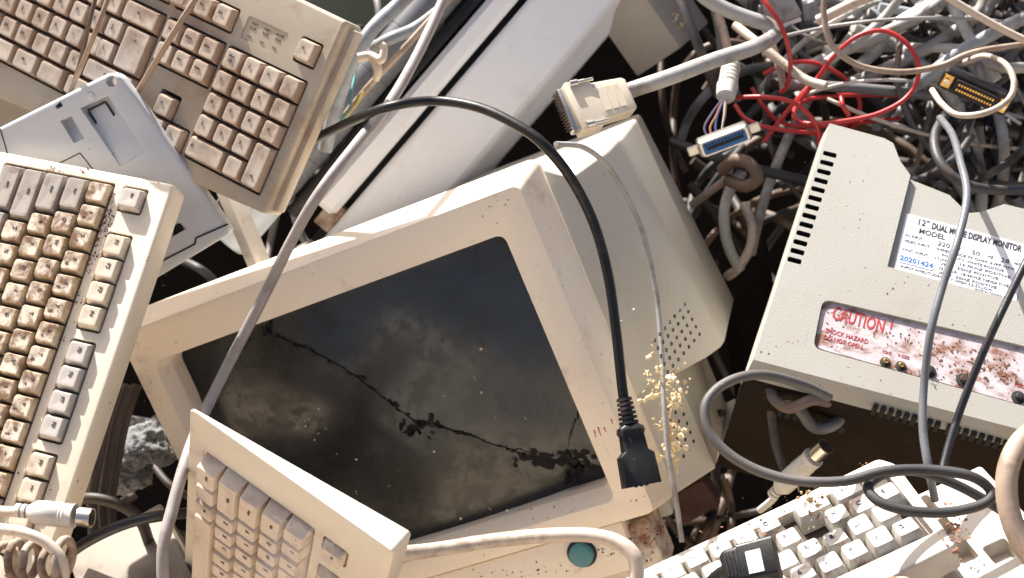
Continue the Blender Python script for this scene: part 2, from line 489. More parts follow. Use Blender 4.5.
def rows(ox, oy, mk, mg, legend=True, dy=0.0):
    """the main block of a keyboard; ox is added to the standard x, rows run downwards from oy"""
    L = []
    def r(y, items):
        x = 0
        for s, w_, m in items:
            if s is not None:
                lg = [(c, -.0022 if i == 0 else .0022, .0022 if i == 0 else -.0026) for i, c in enumerate(s.split('|'))] if s and legend else None
                L.append((x + w_ / 2 + ox, y, w_, 1, lg, m))
            x += w_
    r(oy, [(c, 1, mk) for c in ('`', '1|!', '2|"', '3|#', '4|$', '5|%', '6|^', '7|&', '8|*', '9|(', '0|)', '-', '=')] + [('<-', 2, mg)])
    r(oy - 1, [('Tab', 1.5, mg)] + [(c, 1, mk) for c in ('Q', 'W', 'E', 'R', 'T', 'Y', 'U', 'I', 'O', 'P', '[', ']')] + [(None, 1.5, mk)])
    r(oy - 2, [('Caps', 1.75, mg)] + [(c, 1, mk) for c in 'ASDFGHJKL'] + [(';', 1, mk), ("'", 1, mk), (None, 2.25, mk)])
    r(oy - 3, [('Shift', 2.25, mg)] + [(c, 1, mk) for c in 'ZXCVBNM'] + [(',', 1, mk), ('.', 1, mk), ('/', 1, mk), ('Shift', 2.75, mg)])
    return L


# -- dusty brown keyboard, top left
MA = Matrix(((.8434, .4106, -.3466, -.2217), (-.4273, .9036, .0308, .1804), (.3258, .1221, .9375, -1.1218), (0, 0, 0, 1)))
ZA = -.0065
ax = lambda px, py: on(MA, px, py, ZA)
trA, brA, bA, tA = ax(347, 21), ax(264, 214), ax(199.7, 186), ax(303, 0)
yt = (trA[1] + tA[1]) / 2; yb = (brA[1] + bA[1]) / 2; xr = (trA[0] + brA[0]) / 2
sA = (tA[1] - trA[1]) / (tA[0] - trA[0]); sB = (bA[1] - brA[1]) / (bA[0] - brA[0])
polyA = [(-20.2 * U, brA[1] + sB * (-20.2 * U - brA[0])), brA, trA, (-20.2 * U, trA[1] + sA * (-20.2 * U - trA[0]))]
print('A corners', trA, brA, sA, sB)
kA = rows(-19, 0, M_KAK, M_KAK)
kA += [(-4.75, -1.5, 1.5, 2, [('<-', 0, .009)], M_KAK), (-6.0, -2, 1, 1, '\\', M_KAK)]
kA += [(-13.5, -4, 6.2, 1, None, M_KAK), (-9.7, -4, 1.4, 1, 'Alt', M_KAK), (-18.25, -4, 1.5, 1, 'Ctrl', M_KAK), (-4.75, -4, 1.5, 1, 'Ctrl', M_KAK), (-8.2, -4, 1.5, 1, None, M_KAK), (-6.5, -4, 1.7, 1, None, M_KAK)]
for i in range(3):
    for j, s in enumerate((('Ins', 'Home', 'PgUp'), ('Del', 'End', 'PgDn'))): kA.append((-3.25 + i, -j, 1, 1, s[i], M_KAK))
    kA.append((-3.25 + i, 1.5, 1, 1, ('Prt', 'Scr', 'Brk')[i], M_KAK)); kA.append((-3.25 + i, -4, 1, 1, '<v>'[i], M_KAK))
kA.append((-2.25, -3, 1, 1, '^', M_KAK))
for i in range(4):
    kA.append((-6.5 + i + (-.1), 1.5, 1, 1, 'F%d' % (9 + i), M_KAK)); kA.append((-11.5 + i, 1.5, 1, 1, 'F%d' % (5 + i), M_KAK))
for r_, s in enumerate(('N/*-', '789-', '456+', '123')):
    for i, c in enumerate(s):
        lg = [('Num', -.001, .0035), ('Lk', -.001, 0)] if c == 'N' else c
        kA.append((i, -r_, 1, 1, lg, M_KAK))
kA += [(.5, -4, 2, 1, [('0', -.013, .002)], M_KAK), (2, -4, 1, 1, '.', M_KAK), (3, -3.5, 1, 2, [('<-', 0, -.008)], M_KAK), (3, 1.62, 1, 1, '<', M_KAK)]
wellsA = [(-19.5, -4.0, -4.5, .5), (-3.75, -.75, -1.5, .5), (-2.75, -1.75, -3.5, -2.4), (-3.75, -.75, -4.5, -3.5), (-.5, 3.5, -4.5, .5), (2.5, 3.5, 1.12, 2.12), (-3.75, -.75, 1.0, 2.0), (-7.1, -4.1, 1.0, 2.0), (-12, -8, 1, 2)]
gl = G(); gl.prism(rrect(-.25 * U, 1.85 * U, 1.0 * U, 2.0 * U, .002, 3), ZA - .0008, .02)
kbA = keyboard('keyboard', 'brown dusty keyboard with a number pad, top left of the heap under two thin wires', MA, polyA, ZA, -.034, -.036, wellsA, kA, M_KA, bevel=.003, extra=[gl.mesh('c', [M_KA], smooth=False)])
g = G()
for i, (a_, b_) in enumerate((('num', 'lock'), ('caps', 'lock'), ('scroll', 'lock'))):
    put_text(g, a_, (.15 + .65 * i) * U, 1.78 * U, ZA - .0006, .0034); put_text(g, b_, (.15 + .65 * i) * U, 1.58 * U, ZA - .0006, .0034)
    g.box((.02 + .65 * i) * U, (.22 + .65 * i) * U, 1.18 * U, 1.23 * U, ZA - .0007, ZA - .0004)
part('indicator_lettering', g.mesh('x', [M_INK], smooth=False), kbA)
# case side lip
g = G(); g.prism([(brA[0] - .012, brA[1] + .004), (brA[0] + .0040, brA[1] + .004), (trA[0] + .0055, trA[1] - .004), (trA[0] - .012, trA[1] - .004)], -.030, ZA - .010)
part('side_rim', carve(g.mesh('x', [M_KA], smooth=False), (), .002, 2), kbA)

# -- stained cream keyboard, left
MB = Matrix(((-.2466, .9544, -.1683, -.3180), (-.9335, -.1873, .3059, .0749), (.2604, .2325, .9371, -1.0852), (0, 0, 0, 1)))
ZB = -.0065
bx = lambda px, py: on(MB, px, py, ZB)
c0, c1, c2, c3 = bx(175, 181), bx(2, 154.5), bx(146, 268), bx(72, 490)
xl = (c0[0] + c1[0]) / 2; yt = (c0[1] + c2[1] + c3[1]) / 3
polyB = [(xl, -5.1 * U), (15.6 * U, -5.1 * U), (15.6 * U, yt), (xl, yt)]
kB = []
for k in rows(-.5, 0, M_KBK, M_KBG):
    kB.append(k)
kB += [(13.25, -1, 1.5, 1, None, M_KBK), (12.9, -2, 2.2, 1, None, M_KBG), (.5, -4, 2, 1, 'Ctrl', M_KBG), (2.25, -4, 1.5, 1, 'Alt', M_KBG), (6.5, -4, 6, 1, None, M_KBKC)]
kB.append((0, 1.5, 1, 1, 'Esc', M_KBGC))
for i in range(4):
    kB.append((2 + i, 1.5, 1, 1, 'F%d' % (i + 1), M_KBKC)); kB.append((6.5 + i, 1.5, 1, 1, 'F%d' % (i + 5), M_KBGC)); kB.append((11 + i, 1.5, 1, 1, 'F%d' % (i + 9), M_KBKC))
wellsB = [(-.5, 14.5, -4.5, .5), (-.5, .5, 1, 2), (1.5, 5.5, 1, 2), (6, 10, 1, 2), (10.5, 14.5, 1, 2)]
keyboard('keyboard', 'cream keyboard with rust-speckled keys and a separate function-key row, at the left edge', MB, polyB, ZB, -.030, -.030, wellsB, kB, M_KB, bevel=.0025)

# -- ivory keyboard seen end-on at the bottom
MC = frame((-.193, -.623, -.758), (.82, -.527, .224), (-.2076, -.1206, -.9749))
ZC = -.0065
cc0 = on(MC, 190, 409, ZC); cc1 = on(MC, 390, 567, ZC)
polyC = [(cc0[0], cc0[1]), (14 * U, cc0[1]), (14 * U, cc1[1]), (cc0[0], cc1[1])]
kC = []
def rowC(y, items):
    x = 0.0
    for s, w_ in items:
        kC.append((x + w_ / 2, y, w_, 1, s, M_KCK, dict(hgt=.0048, size=.005))); x += w_
rowC(0, [('Ctrl', 1.3), (None, 1.1), ('Alt', 1.1), (None, 6.5)])
rowC(1, [('Shift', 2.25)] + [(c, 1) for c in 'ZXCVBNM,.'])
rowC(2, [('Caps', 1.75)] + [(c, 1) for c in 'ASDFGHJKL'])
rowC(3, [('Tab', 1.5)] + [(c, 1) for c in 'QWERTYUIO'])
rowC(4, [('`', 1)] + [(c, 1) for c in '1234567890'])
kC.append((.5, 5.5, 1, 1, 'Esc', M_KCK))
for i in range(4): kC.append((2.5 + i, 5.5, 1, 1, 'F%d' % (i + 1), M_KCK)); 
wellsC = [(0, 13.4, -.5, 4.5), (0, 1, 5, 6), (2, 6, 5, 6), (6.5, 10.5, 5, 6)]
# moved to the right place along its own edge further below
OFFC = Vector((0, 0, 0))
kbC = keyboard('keyboard', 'ivory keyboard standing on end in front of the broken screen, wide keys uppermost', MC, polyC, ZC, -.009, -.027, wellsC, kC, M_KC, bevel=.0035)

# -- white keyboard, bottom right
nD = Vector((-.36, .80, .48)).normalized(); xD = Vector((.89, .44, 0)); xD = (xD - nD * xD.dot(nD)).normalized(); yD = nD.cross(xD)
tD = ray(697, 560) * 1.01
MD = frame(xD, yD, tD)
kD = []
for i, s in enumerate('ZMNBVC'): kD.append((i - 2, 0, 1, 1, s, M_KDK))
for i, s in enumerate('AKJHGF'): kD.append((i - 1.65, -1, 1, 1, s, M_KDK))
for i, s in enumerate('PUIYTRE'): kD.append((i - 1.2, -2, 1, 1, s, M_KDK))
for i, s in enumerate('0987654'): kD.append((i - .9, -3, 1, 1, s, M_KDK))
for i, s in enumerate('  '): kD.append((2.2 + i * 1.05, -4.3, 1, 1, None, M_KDK))
kD += [(4.75, 0, 1.5, 1, 'Shift', M_KDK), (5.35, -1, 1, 1, 'X', M_KDK), (6.2, 0, 1.3, 1, 'Alt', M_KDK), (6.35, -1, 1, 1, 'C', M_KDK), (7.3, 0, .9, 1, None, M_KDK), (5.8, -2, 1, 1, 'D', M_KDK), (6.8, -2, 1, 1, None, M_KDK), (7.35, -1, 1, 1, 'S', M_KDK), (6.1, -3, 1, 1, '3', M_KDK), (7.1, -3, 1, 1, '2', M_KDK)]
kD = [k + (dict(tilt=random.uniform(-.12, .12), hgt=random.uniform(-.0005, .002), ink=M_INKB, size=.006),) for k in kD]
wellsD = [(-3, 7.8, -3.5, .5), (1.6, 3.9, -4.85, -3.5)]
polyD = [(-4 * U, -5.4 * U), (5.0 * U, -5.4 * U), (5.6 * U, -4.6 * U), (8.2 * U, -4.5 * U), (8.4 * U, .55 * U), (8.0 * U, 1.25 * U), (4.1 * U, 1.15 * U), (-4 * U, 1.15 * U)]
kbD = keyboard('keyboard', 'white sunlit keyboard with crooked keys and a rust-stained corner, bottom right', MD, polyD, -.0055, -.028, -.024, wellsD, kD, M_KD, bevel=.002)
g = G(); g.prism([(2.2 * U, -6.4 * U), (6.0 * U, -6.2 * U), (6.1 * U, -5.3 * U), (5.6 * U, -4.95 * U), (2.2 * U, -5.0 * U)], -.03, .003)
part('broken_bezel', carve(g.mesh('x', [M_RUSTY], smooth=False), (), .003, 2), kbD, 'rust-stained broken corner of the bezel')

# ------------------------------------------------------------------ cracked monitor
X1 = (.90, .318, .30); Y1 = (-.383, .903, .19)
M1 = frame(X1, Y1, ray(389, 416) * 1.165)
m1 = lambda px, py, z=0.0: on(M1, px, py, z)
TL, TR, BR = m1(101, 320), m1(531, 170), m1(668, 521)
xL = m1(125.5, 376)[0]; xR = (TR[0] + BR[0]) / 2; yT = (m1(147, 304)[1] + m1(330, 243.6)[1] + TR[1]) / 3; yB = BR[1]
mon = thing('computer_monitor', 'cream computer monitor with a cracked dark screen, tilted in the middle of the heap', 'monitor', M1)
BD = .062
g = G()
e = .004
rings = []
for ins, z, rr in ((.012, -BD, .01), (.003, -BD + .004, .009), (.0012, -.0445, .008), (.0026, -.0438, .008), (.0026, -.0422, .008), (.0008, -.0415, .008), (.0008, -.040, .008), (.0105, 0, .0065)):
    rings.append([(x, y, z) for x, y in rrect(xL + ins, xR - ins, yB + ins, yT - ins, rr, 5)])
# outer edge leans: the face is smaller than the rim behind it
g.loft(rings)
bez = g.mesh('bezel', [M_CRT], smooth=False)
so_ = [m1(174, 351, -.012), m1(505, 237, -.002), m1(606, 480, -.002), m1(272, 599, -.012)]
sx0 = (so_[0][0] + so_[3][0]) / 2; sx1 = (so_[1][0] + so_[2][0]) / 2; sy1 = (so_[0][1] + so_[1][1]) / 2; sy0 = (so_[2][1] + so_[3][1]) / 2
gc = G()
r0 = [(x, y, .012) for x, y in rrect(sx0 - .012, sx1 + .012, sy0 - .014, sy1 + .010, .011, 5)]
r1_ = [(x, y, -.014) for x, y in rrect(sx0 + .001, sx1 - .001, sy0 + .001, sy1 - .001, .010, 5)]
r2_ = [(x, y, -BD - .02) for x, y in rrect(sx0 + .002, sx1 - .002, sy0 + .002, sy1 - .002, .010, 5)]
# z of the lip: the opening tapers from the face down to the glass
r0 = [(x, y, 0.001) for x, y in rrect(sx0 - .0075, sx1 + .0012, sy0 - .009, sy1 + .0012, .007, 5)]
r00 = [(x, y, .02) for x, y, _ in r0]
gc.loft([r2_, r1_, r0, r00])
fl = m1(622, 521); gn = G(); gn.box(xL - .02, fl[0], yB - .02, fl[1], -.014, .02)
bez = carve(bez, [gc.mesh('c', [M_CRT], smooth=False), gn.mesh('c', [M_CRT], smooth=False)], .0009, 2, 40)
part('bezel', bez, mon)
# flap below the screen
g = G(); g.box(xL + .004, fl[0] - .0022, yB - .034, fl[1] - .0022, -.030, -.0035)
part('control_flap', carve(g.mesh('x', [M_CRT], smooth=False), (), .002, 2), mon)
g = G(); b1 = m1(640, 531)[0]; g.box(xL + .01, fl[0] + .016, yB - .050, yB - .002, -.06, -.0125)
part('base_front', carve(g.mesh('x', [M_RUSTY], smooth=False), (), .003, 2), mon, 'dirty lower front below the flap')
bx_, by_ = m1(581, 556, 0.002)
g = G(); g.lathe((bx_, by_, -.005), (bx_, by_, .01), [(0, .0102), (.0075, .0102), (.009, .0092), (.0094, .008)], 28)
part('power_button', g.mesh('x', [M_BUTTON]), mon)
g = G(); g.lathe((bx_, by_, -.006), (bx_, by_, .01), [(0, .0125), (.0040, .0125), (.0042, .012)], 28)
part('button_ring', g.mesh('x', [M_DARK]), mon)
# glass in two broken sheets
crackpx = [(160, 300), (258, 330), (268, 338), (300, 347), (331, 361), (360, 377), (392, 402), (418, 421), (436, 424), (470, 436), (497, 447), (520, 455), (548, 462), (572, 470), (612, 482), (640, 492)]
crk = [m1(a, b, -.012) for a, b in crackpx]
def crack_y(x):
    for (x0, y0), (x1, y1) in zip(crk, crk[1:]):
        if x0 <= x <= x1: return y0 + (y1 - y0) * (x - x0) / (x1 - x0)
    return crk[0][1] if x < crk[0][0] else crk[-1][1]
def bulge(x, y): return -.0240 + .0135 * (1 - ((x - (sx0 + sx1) / 2) / .15) ** 2 * 1.0 - ((y - (sy0 + sy1) / 2) / .11) ** 2 * .8)
NXG, NYG = 60, 24
for up in (True, False):
    v, f = [], []
    for i in range(NXG + 1):
        x = sx0 - .004 + (sx1 - sx0 + .008) * i / NXG
        yc = min(max(crack_y(x) + .0022 * noise.noise(Vector((x * 160, 1, 0))), sy0), sy1)
        gap = .0007 + .0009 * abs(noise.noise(Vector((x * 90, 5, 0))))
        ya, yb_ = (yc + gap, sy1 + .004) if up else (yc - gap, sy0 - .004)
        for j in range(NYG + 1):
            y = ya + (yb_ - ya) * j / NYG
            z = bulge(x, y) + (.0012 if up else -.0012 - .0022 * max(0, 1 - abs(y - yc) / .05))
            if up: z += .0035 * max(0, 1 - (y - yc) / .06) * (.5 + .5 * noise.noise(Vector((x * 14, 2, 0))))
            v.append((x, y, z))
    q = lambda i, j: i * (NYG + 1) + j
    for i in range(NXG):
        for j in range(NYG):
            c = (q(i, j), q(i + 1, j), q(i + 1, j + 1), q(i, j + 1)); f.append(c if up else c[::-1])
    n0 = len(v); v += [(a, b, c - .002) for a, b, c in v]
    f += [tuple(reversed([k + n0 for k in c])) for c in f[:]]
    rim = [q(i, 0) for i in range(NXG + 1)]
    f += [(rim[i + 1], rim[i], rim[i] + n0, rim[i + 1] + n0) if up else (rim[i], rim[i + 1], rim[i + 1] + n0, rim[i] + n0) for i in range(NXG)]
    part('screen_glass', new_mesh('screen_glass', v, f, [M_GLASSUP if up else M_GLASS], angle=50), mon, 'cloudy upper sheet of the broken screen' if up else 'dark lower sheet of the broken screen')
g = G(); g.box(sx0 - .004, sx1 + .004, sy0 - .004, sy1 + .004, -.05, -.032)
part('tube_face', g.mesh('x', [M_DARK], smooth=False), mon)
# peeled black film and shards along the crack
g = G(); rnd = random.Random(3); pts = []
for (a, b), (c, d) in zip(crackpx[1:], crackpx[2:]):
    for k in range(4):
        t = k / 4; pts.append((a + (c - a) * t + rnd.gauss(0, .3), b + (d - b) * t + rnd.gauss(0, .35)))
wv = [.0009 + .0006 * rnd.random() + .0016 * max(0, 1 - abs(p[0] - 425) / 26) + .0062 * max(0, 1 - abs(p[0] - 556) / 46) ** .5 * (.8 + .2 * math.sin(p[0] * .9)) for p in pts]
up_, lo_ = [], []
for (px, py), w__ in zip(pts, wv):
    x, y = m1(px, py, -.012); z = bulge(x, y) + .0042
    up_.append((x, y + w__ * rnd.uniform(.5, 1.2), z)); lo_.append((x, y - w__ * rnd.uniform(.6, 1.6), z - .0028))
n = len(pts); v = up_ + lo_ + [(a, b, c - .006) for a, b, c in up_] + [(a, b, c - .004) for a, b, c in lo_]
f = []
for i in range(n - 1):
    f += [(n + i, n + i + 1, i + 1, i), (i, i + 1, 2 * n + i + 1, 2 * n + i), (3 * n + i, 3 * n + i + 1, n + i + 1, n + i)]
part('crack_edge', new_mesh('crack_edge', v, f, [simple('torn_black_film_edge', (.004, .004, .005), .5)], smooth=False), mon)
g = G()
def shard(px, py, s, lift=.002, asp=.5, ang=None):
    x, y = m1(px, py, -.010); z = bulge(x, y) + .0028
    a = rnd.uniform(0, 6.28) if ang is None else ang; n = rnd.randint(5, 8)
    pts = []
    for k in range(n):
        t = 2 * PI * k / n + rnd.uniform(-.3, .3); r_ = s * rnd.uniform(.5, 1.15)
        u_, v_ = r_ * math.cos(t), r_ * math.sin(t) * asp
        pts.append((x + u_ * math.cos(a) - v_ * math.sin(a), y + u_ * math.sin(a) + v_ * math.cos(a)))
    zz = [z + rnd.uniform(0, lift) for _ in pts]
    g.add([(p[0], p[1], q_) for p, q_ in zip(pts, zz)] + [(p[0], p[1], q_ - .0015) for p, q_ in zip(pts, zz)],
          [tuple(range(n)), tuple(range(2 * n - 1, n - 1, -1))] + [(i, n + i, n + (i + 1) % n, (i + 1) % n) for i in range(n)])
CANG = -math.atan2(.35, 1) - .32
for i in range(64):
    k = rnd.uniform(2.2, 13.4); i0 = int(k); a, b = crackpx[i0], crackpx[i0 + 1]; t = k - i0
    shard(a[0] + (b[0] - a[0]) * t + rnd.gauss(0, 1.4), a[1] + (b[1] - a[1]) * t + rnd.gauss(0, 1.4), rnd.uniform(.0012, .0042), .0015, .4, CANG + rnd.uniform(-.5, .5))
for i in range(70): shard(rnd.gauss(556, 19), 463 + (rnd.random() - .5) * 13, rnd.uniform(.003, .006), .0006, .6, CANG + rnd.uniform(-.8, .8))
for px_, py_, sz_ in ((536, 459, .010), (552, 464, .012), (528, 455, .008), (566, 468, .010), (580, 473, .008), (545, 470, .009), (560, 461, .009)): shard(px_, py_, sz_, .0012, .45, CANG + rnd.uniform(-.25, .25))
for i in range(9): shard(rnd.gauss(572, 4), rnd.gauss(478, 6), rnd.uniform(.003, .006), .004, .6)
for i in range(10): shard(rnd.gauss(418, 10), rnd.gauss(427, 5), rnd.uniform(.002, .006), .003, .5)
for i in range(14):
    t = i / 13; shard(577 - 14 * t + rnd.gauss(0, .8), 412 + 48 * t, rnd.uniform(.0012, .0028), .001, .4, 1.2)
for i in range(8): shard(262 + rnd.gauss(0, 5), 334 + rnd.gauss(0, 3), rnd.uniform(.0015, .004), .002, .6)
part('peeling_film', g.mesh('x', [plastic('torn_black_film', (.006, .006, .007), rough=.5, spec=.15, amt=.2, scale=50)], angle=20), mon)
# housing behind the bezel
def hp(px, py, z): return m1(px, py, z)
ZBK = -.285
ht = hp(640, 113, ZBK); hb = hp(735, 300, ZBK)
print('housing', [round(a, 3) for a in (xL, xR, yB, yT, *ht, *hb)])
xb = (ht[0] + hb[0]) / 2; ylow = hb[1]
def hring(z, k, y1):      # k: how far the side has flared from the bezel (0) to its widest (1)
    xl_ = xL + .014 + max(0, -z - .1) * .3; xn = xR - .008
    return [(x, y, z) for x, y in roundpoly([(xl_, ylow), (xn + (hb[0] - xn) * k, ylow), (xn + (ht[0] - xn) * k, y1), (xl_, y1)], .004, 4)]
prof = [(-.056, 0, yT - .012), (-.08, .0, yT - .016), (-.095, .08, yT - .024), (-.105, .25, yT - .034), (-.118, .55, ht[1] + (yT - .034 - ht[1]) * .6), (-.132, .82, ht[1] + (yT - .034 - ht[1]) * .25), (-.148, .97, ht[1] + .002), (-.16, 1, ht[1] + .001), (ZBK + .003, 1, ht[1]), (ZBK, .985, ht[1] - .003)]
g = G(); g.loft([hring(z, k, y1) for z, k, y1 in prof][::-1])
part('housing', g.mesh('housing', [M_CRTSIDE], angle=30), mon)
lb = hp(728, 405, ZBK); lt = hp(704, 352, ZBK); xlow = (lb[0] + lt[0]) / 2 - .002
print('low', lb, lt, hb, ht, xR)
g = G(); g.loft([[(x, y, z) for x, y in roundpoly([(xL + .02, lb[1]), (x1 + (lb[0] - xlow) * k, lb[1]), (x1 + (lt[0] - xlow) * k, ylow + .004), (xL + .02, ylow + .004)], .003, 3)] for z, x1, k in ((ZBK + .006, xlow, 1), (-.13, xlow, 1), (-.1, min(xlow, xR - .012), 0), (-.057, min(xlow, xR - .012), 0))])
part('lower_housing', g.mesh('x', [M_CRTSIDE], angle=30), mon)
# ventilation holes in both side faces
def hole_grid(poly_px, pa, pb, n1, n2):
    A_ = M1 @ Vector((pa[0], pa[1], ZBK)); B_ = M1 @ Vector((pb[0], pb[1], ZBK)); dn = M1.col[2].xyz; nn = (A_ - B_).cross(dn).normalized()
    if nn.dot(M1.col[0].xyz) < 0: nn = -nn
    g = G()
    for i in range(n1):
        for j in range(n2):
            a, b, c, d = poly_px; s, t = i / (n1 - 1), j / (n2 - 1)
            px = (a[0] * (1 - s) + b[0] * s) * (1 - t) + (d[0] * (1 - s) + c[0] * s) * t
            py = (a[1] * (1 - s) + b[1] * s) * (1 - t) + (d[1] * (1 - s) + c[1] * s) * t
            r = ray(px, py); q = M1.inverted() @ (r * (A_.dot(nn) / r.dot(nn))); x = q.x; tl_ = (pa[0] - pb[0]) / (pa[1] - pb[1])
            g.add([(x + k_ * .0002 + tl_ * .00125 * math.cos(h * PI / 5), q.y + .00125 * math.cos(h * PI / 5), q.z + .0032 * math.sin(h * PI / 5)) for k_ in (-4, 1) for h in range(10)], [tuple(range(10, 20))] + [(h, (h + 1) % 10, 10 + (h + 1) % 10, 10 + h) for h in range(10)])
    return g.mesh('x', [M_DARK], smooth=False)
part('vent_holes', hole_grid([(685, 304), (700, 334), (668, 372), (655, 340)], ht, hb, 5, 7), mon)
part('vent_holes', hole_grid([(701, 362), (719, 404), (684, 456), (668, 410)], (lt[0] - .002, lt[1]), (lb[0] - .002, lb[1]), 6, 8), mon)
# crack down the top corner, red pencil scrawl
g = G(); cz = [(543, 146), (541, 152), (544, 160), (542, 170)]
for (a, b), (c, d) in zip(cz, cz[1:]): pass
pts = [Vector((*m1(a, b, -.02), -.0195)) for a, b in ((542, 140), (541, 150), (544, 158), (543, 168))]
g = G()
for k, s in enumerate(((594, 430, 596, 437), (598, 427, 601, 436), (611, 419, 613, 424), (604, 427, 606, 432))):
    a = m1(s[0], s[1]); b = m1(s[2], s[3])
    d = Vector((b[0] - a[0], b[1] - a[1])); n = Vector((-d.y, d.x)).normalized() * .0006
    g.prism([(a[0] - n.x, a[1] - n.y), (b[0] - n.x * .3, b[1] - n.y * .3), (b[0] + n.x * .3, b[1] + n.y * .3), (a[0] + n.x, a[1] + n.y)], -.0002, .00025)
part('red_scrawl', g.mesh('x', [M_INKRED], smooth=False), mon)

# ------------------------------------------------------------------ second monitor, seen from the back
M2 = frame((.96, -.27, .16), (.30, .93, -.50), ray(900, 260) * 1.12)
m2 = lambda px, py, z=0.0: on(M2, px, py, z)
rear = thing('computer_monitor', 'cream twelve-inch monitor seen from its labelled back, on the right', 'monitor', M2)
top_px = [(829, 123), (884, 138), (893, 143), (900, 161), (911, 176), (951, 192), (962, 203), (972, 210), (983, 209), (1006, 201), (1060, 214), (1130, 232)]
out = [m2(*p) for p in top_px]
bl = m2(752, 360); brr = m2(1110, 454)
poly = [bl, brr] + out[::-1]
g = G()
n = len(poly)
def shrink(p, k, z):   # the shell widens towards the front of the monitor (away from us)
    cx, cy = m2(940, 280)
    return (cx + (p[0] - cx) * k, cy + (p[1] - cy) * k, z)
cxy = m2(960, 290)
lip = m2(745, 378, -.016); LIPK = 1 + (bl[1] - lip[1]) / (cxy[1] - bl[1])
print('lipk', LIPK)
rings = [[(cxy[0] + (p[0] - cxy[0]) * k, (p[1] if p[1] > cxy[1] else cxy[1] + (p[1] - cxy[1]) * kb), z) for p in poly] for k, kb, z in ((1.022, LIPK, -.20), (1.02, LIPK, -.030), (1.012, LIPK - .006, -.016), (.995, .995, 0))]
g.loft(rings)
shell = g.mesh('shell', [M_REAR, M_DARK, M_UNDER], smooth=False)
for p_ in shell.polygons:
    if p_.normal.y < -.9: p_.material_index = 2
cut = []
# label recess open to the top
la = [m2(886.5, 269, -.004), m2(1060, 315, -.004), m2(1075, 150, -.004), m2(919, 140, -.004)]
gl = G(); gl.prism(la, -.0045, .03); cut.append(gl.mesh('c', [M_REAR], smooth=False))
ca = [m2(813, 348), m2(1060, 416), m2(1075, 358), m2(823, 299)]
gl = G(); gl.prism(roundpoly(ca, .007), -.0036, .03); cut.append(gl.mesh('c', [M_REAR], smooth=False))
# ventilation slots
gs = G()
for i in range(13):
    t = i / 12; a = m2(824.5 - 35.5 * t, 153 + 106 * t); b = m2(832.5 - 35.5 * t, 155.5 + 106 * t)
    ux = (b[0] - a[0]); h_ = .0022
    gs.prism(rrect(a[0] - .001, a[0] + .010, a[1] - h_, a[1] + h_, .0012, 2), -.02, .03, 1)
cut.append(gs.mesh('c', [M_REAR, M_DARK], smooth=False))
shell = carve(shell, cut, .0022, 3, 40, wn=True)
part('shell', shell, rear)
g = G(); g.prism([m2(p[0] + 4, p[1], -.02) if False else p for p in [m2(800, 290), m2(1050, 350), m2(1060, 260), m2(850, 170)]], -.06, -.021)
# label
lz = -.0043
L0 = m2(908, 214, lz); L1 = m2(892, 267, lz); L2 = m2(1015.5, 304.5, lz)
lx0 = L1[0] + .001; lx1 = L2[0]; ly0 = L1[1]; ly1 = L0[1]
lx0 = (L0[0] + L1[0]) / 2; ly0 = (L1[1] + L2[1]) / 2
lw, lh = lx1 - lx0, ly1 - ly0
print('label mm', lw * 1000, lh * 1000)
g = G(); g.box(lx0, lx1, ly0, ly1, lz - .0003, lz + .0004)
lab = part('label', g.mesh('x', [M_LABEL], smooth=False), rear)
g = G(); zt = lz + .0005
def fit_text(g, t, x0, x1, y, z, size, m=0, bold=0.0):
    v, _ = text_geo(t, size, bold=bold, align='LEFT'); w0 = max(p[0] for p in v)
    put_text(g, t, x0, y, z, size, m, squeeze=(x1 - x0) / w0, bold=bold, align='LEFT')
def line(t, f0, f1, fy, size, bold=0.0): fit_text(g, t, lx0 + lw * f0, lx0 + lw * f1, ly0 + lh * fy, zt, lh * size, 0, bold)
line('12"', .10, .20, .905, .15, .0001); line('DUAL MODE DISPLAY MONITOR', .225, .97, .895, .15, .00028)
line('MODEL', .13, .35, .755, .125, .0001)
for t, x, x1 in (('AC INPUT:', .03, .18), ('220', .30, .40), ('V', .47, .49), ('50', .58, .65), ('HZ', .71, .76), ('28', .82, .89), ('WATT', .93, .99)):
    line(t, x, x1, .63, .10 if t.isdigit() else .06)
for k, (a, x1, b, y1) in enumerate((('VIDEO INPUT:', .25, 'IMPEDANCE 75 OHM, 4VPP MAX.', .95), ('', 0, 'POLARITY, WHITE POSITIVE', .86), ('SYNC. INPUT:', .25, '(1)HOR. 15.7KHZ POSITIVE.', .93), ('', 0, 'VERT. 50HZ POSITIVE.', .84), ('', 0, '(2)HOR. 18.4KHZ NEGATIVE.', .93), ('', 0, 'VERT. 50HZ POSITIVE.', .84))):
    y = .53 - .077 * k
    if a: line(a, .03, x1, y, .06)
    line(b, .30 + (.05 if a == '' else 0), y1, y, .06)
line('INPUT AMPLITUDE:0.5-1V, HIGH 3.2-5V,LOW', .05, .80, .085, .06)
line('MADE IN TAIWAN R.O.C.', .66, .97, .03, .05)
part('lettering', g.mesh('x', [M_PRINT], smooth=False), lab)
g = G(); g.prism(rrect(lx0 + lw * .02, lx0 + lw * .31, ly0 + lh * .15, ly0 + lh * .29, .002, 3), zt - .0002, zt + .0003)
stk = part('number_sticker', g.mesh('x', [simple('pale_blue_sticker', (.62, .72, .82), .4)], smooth=False), lab)
g = G(); put_text(g, '20201424', lx0 + lw * .165, ly0 + lh * .22, zt + .0004, lh * .115, squeeze=1.05, bold=.0001)
o = part('number', g.mesh('x', [M_INKSTAMP], smooth=False), lab)
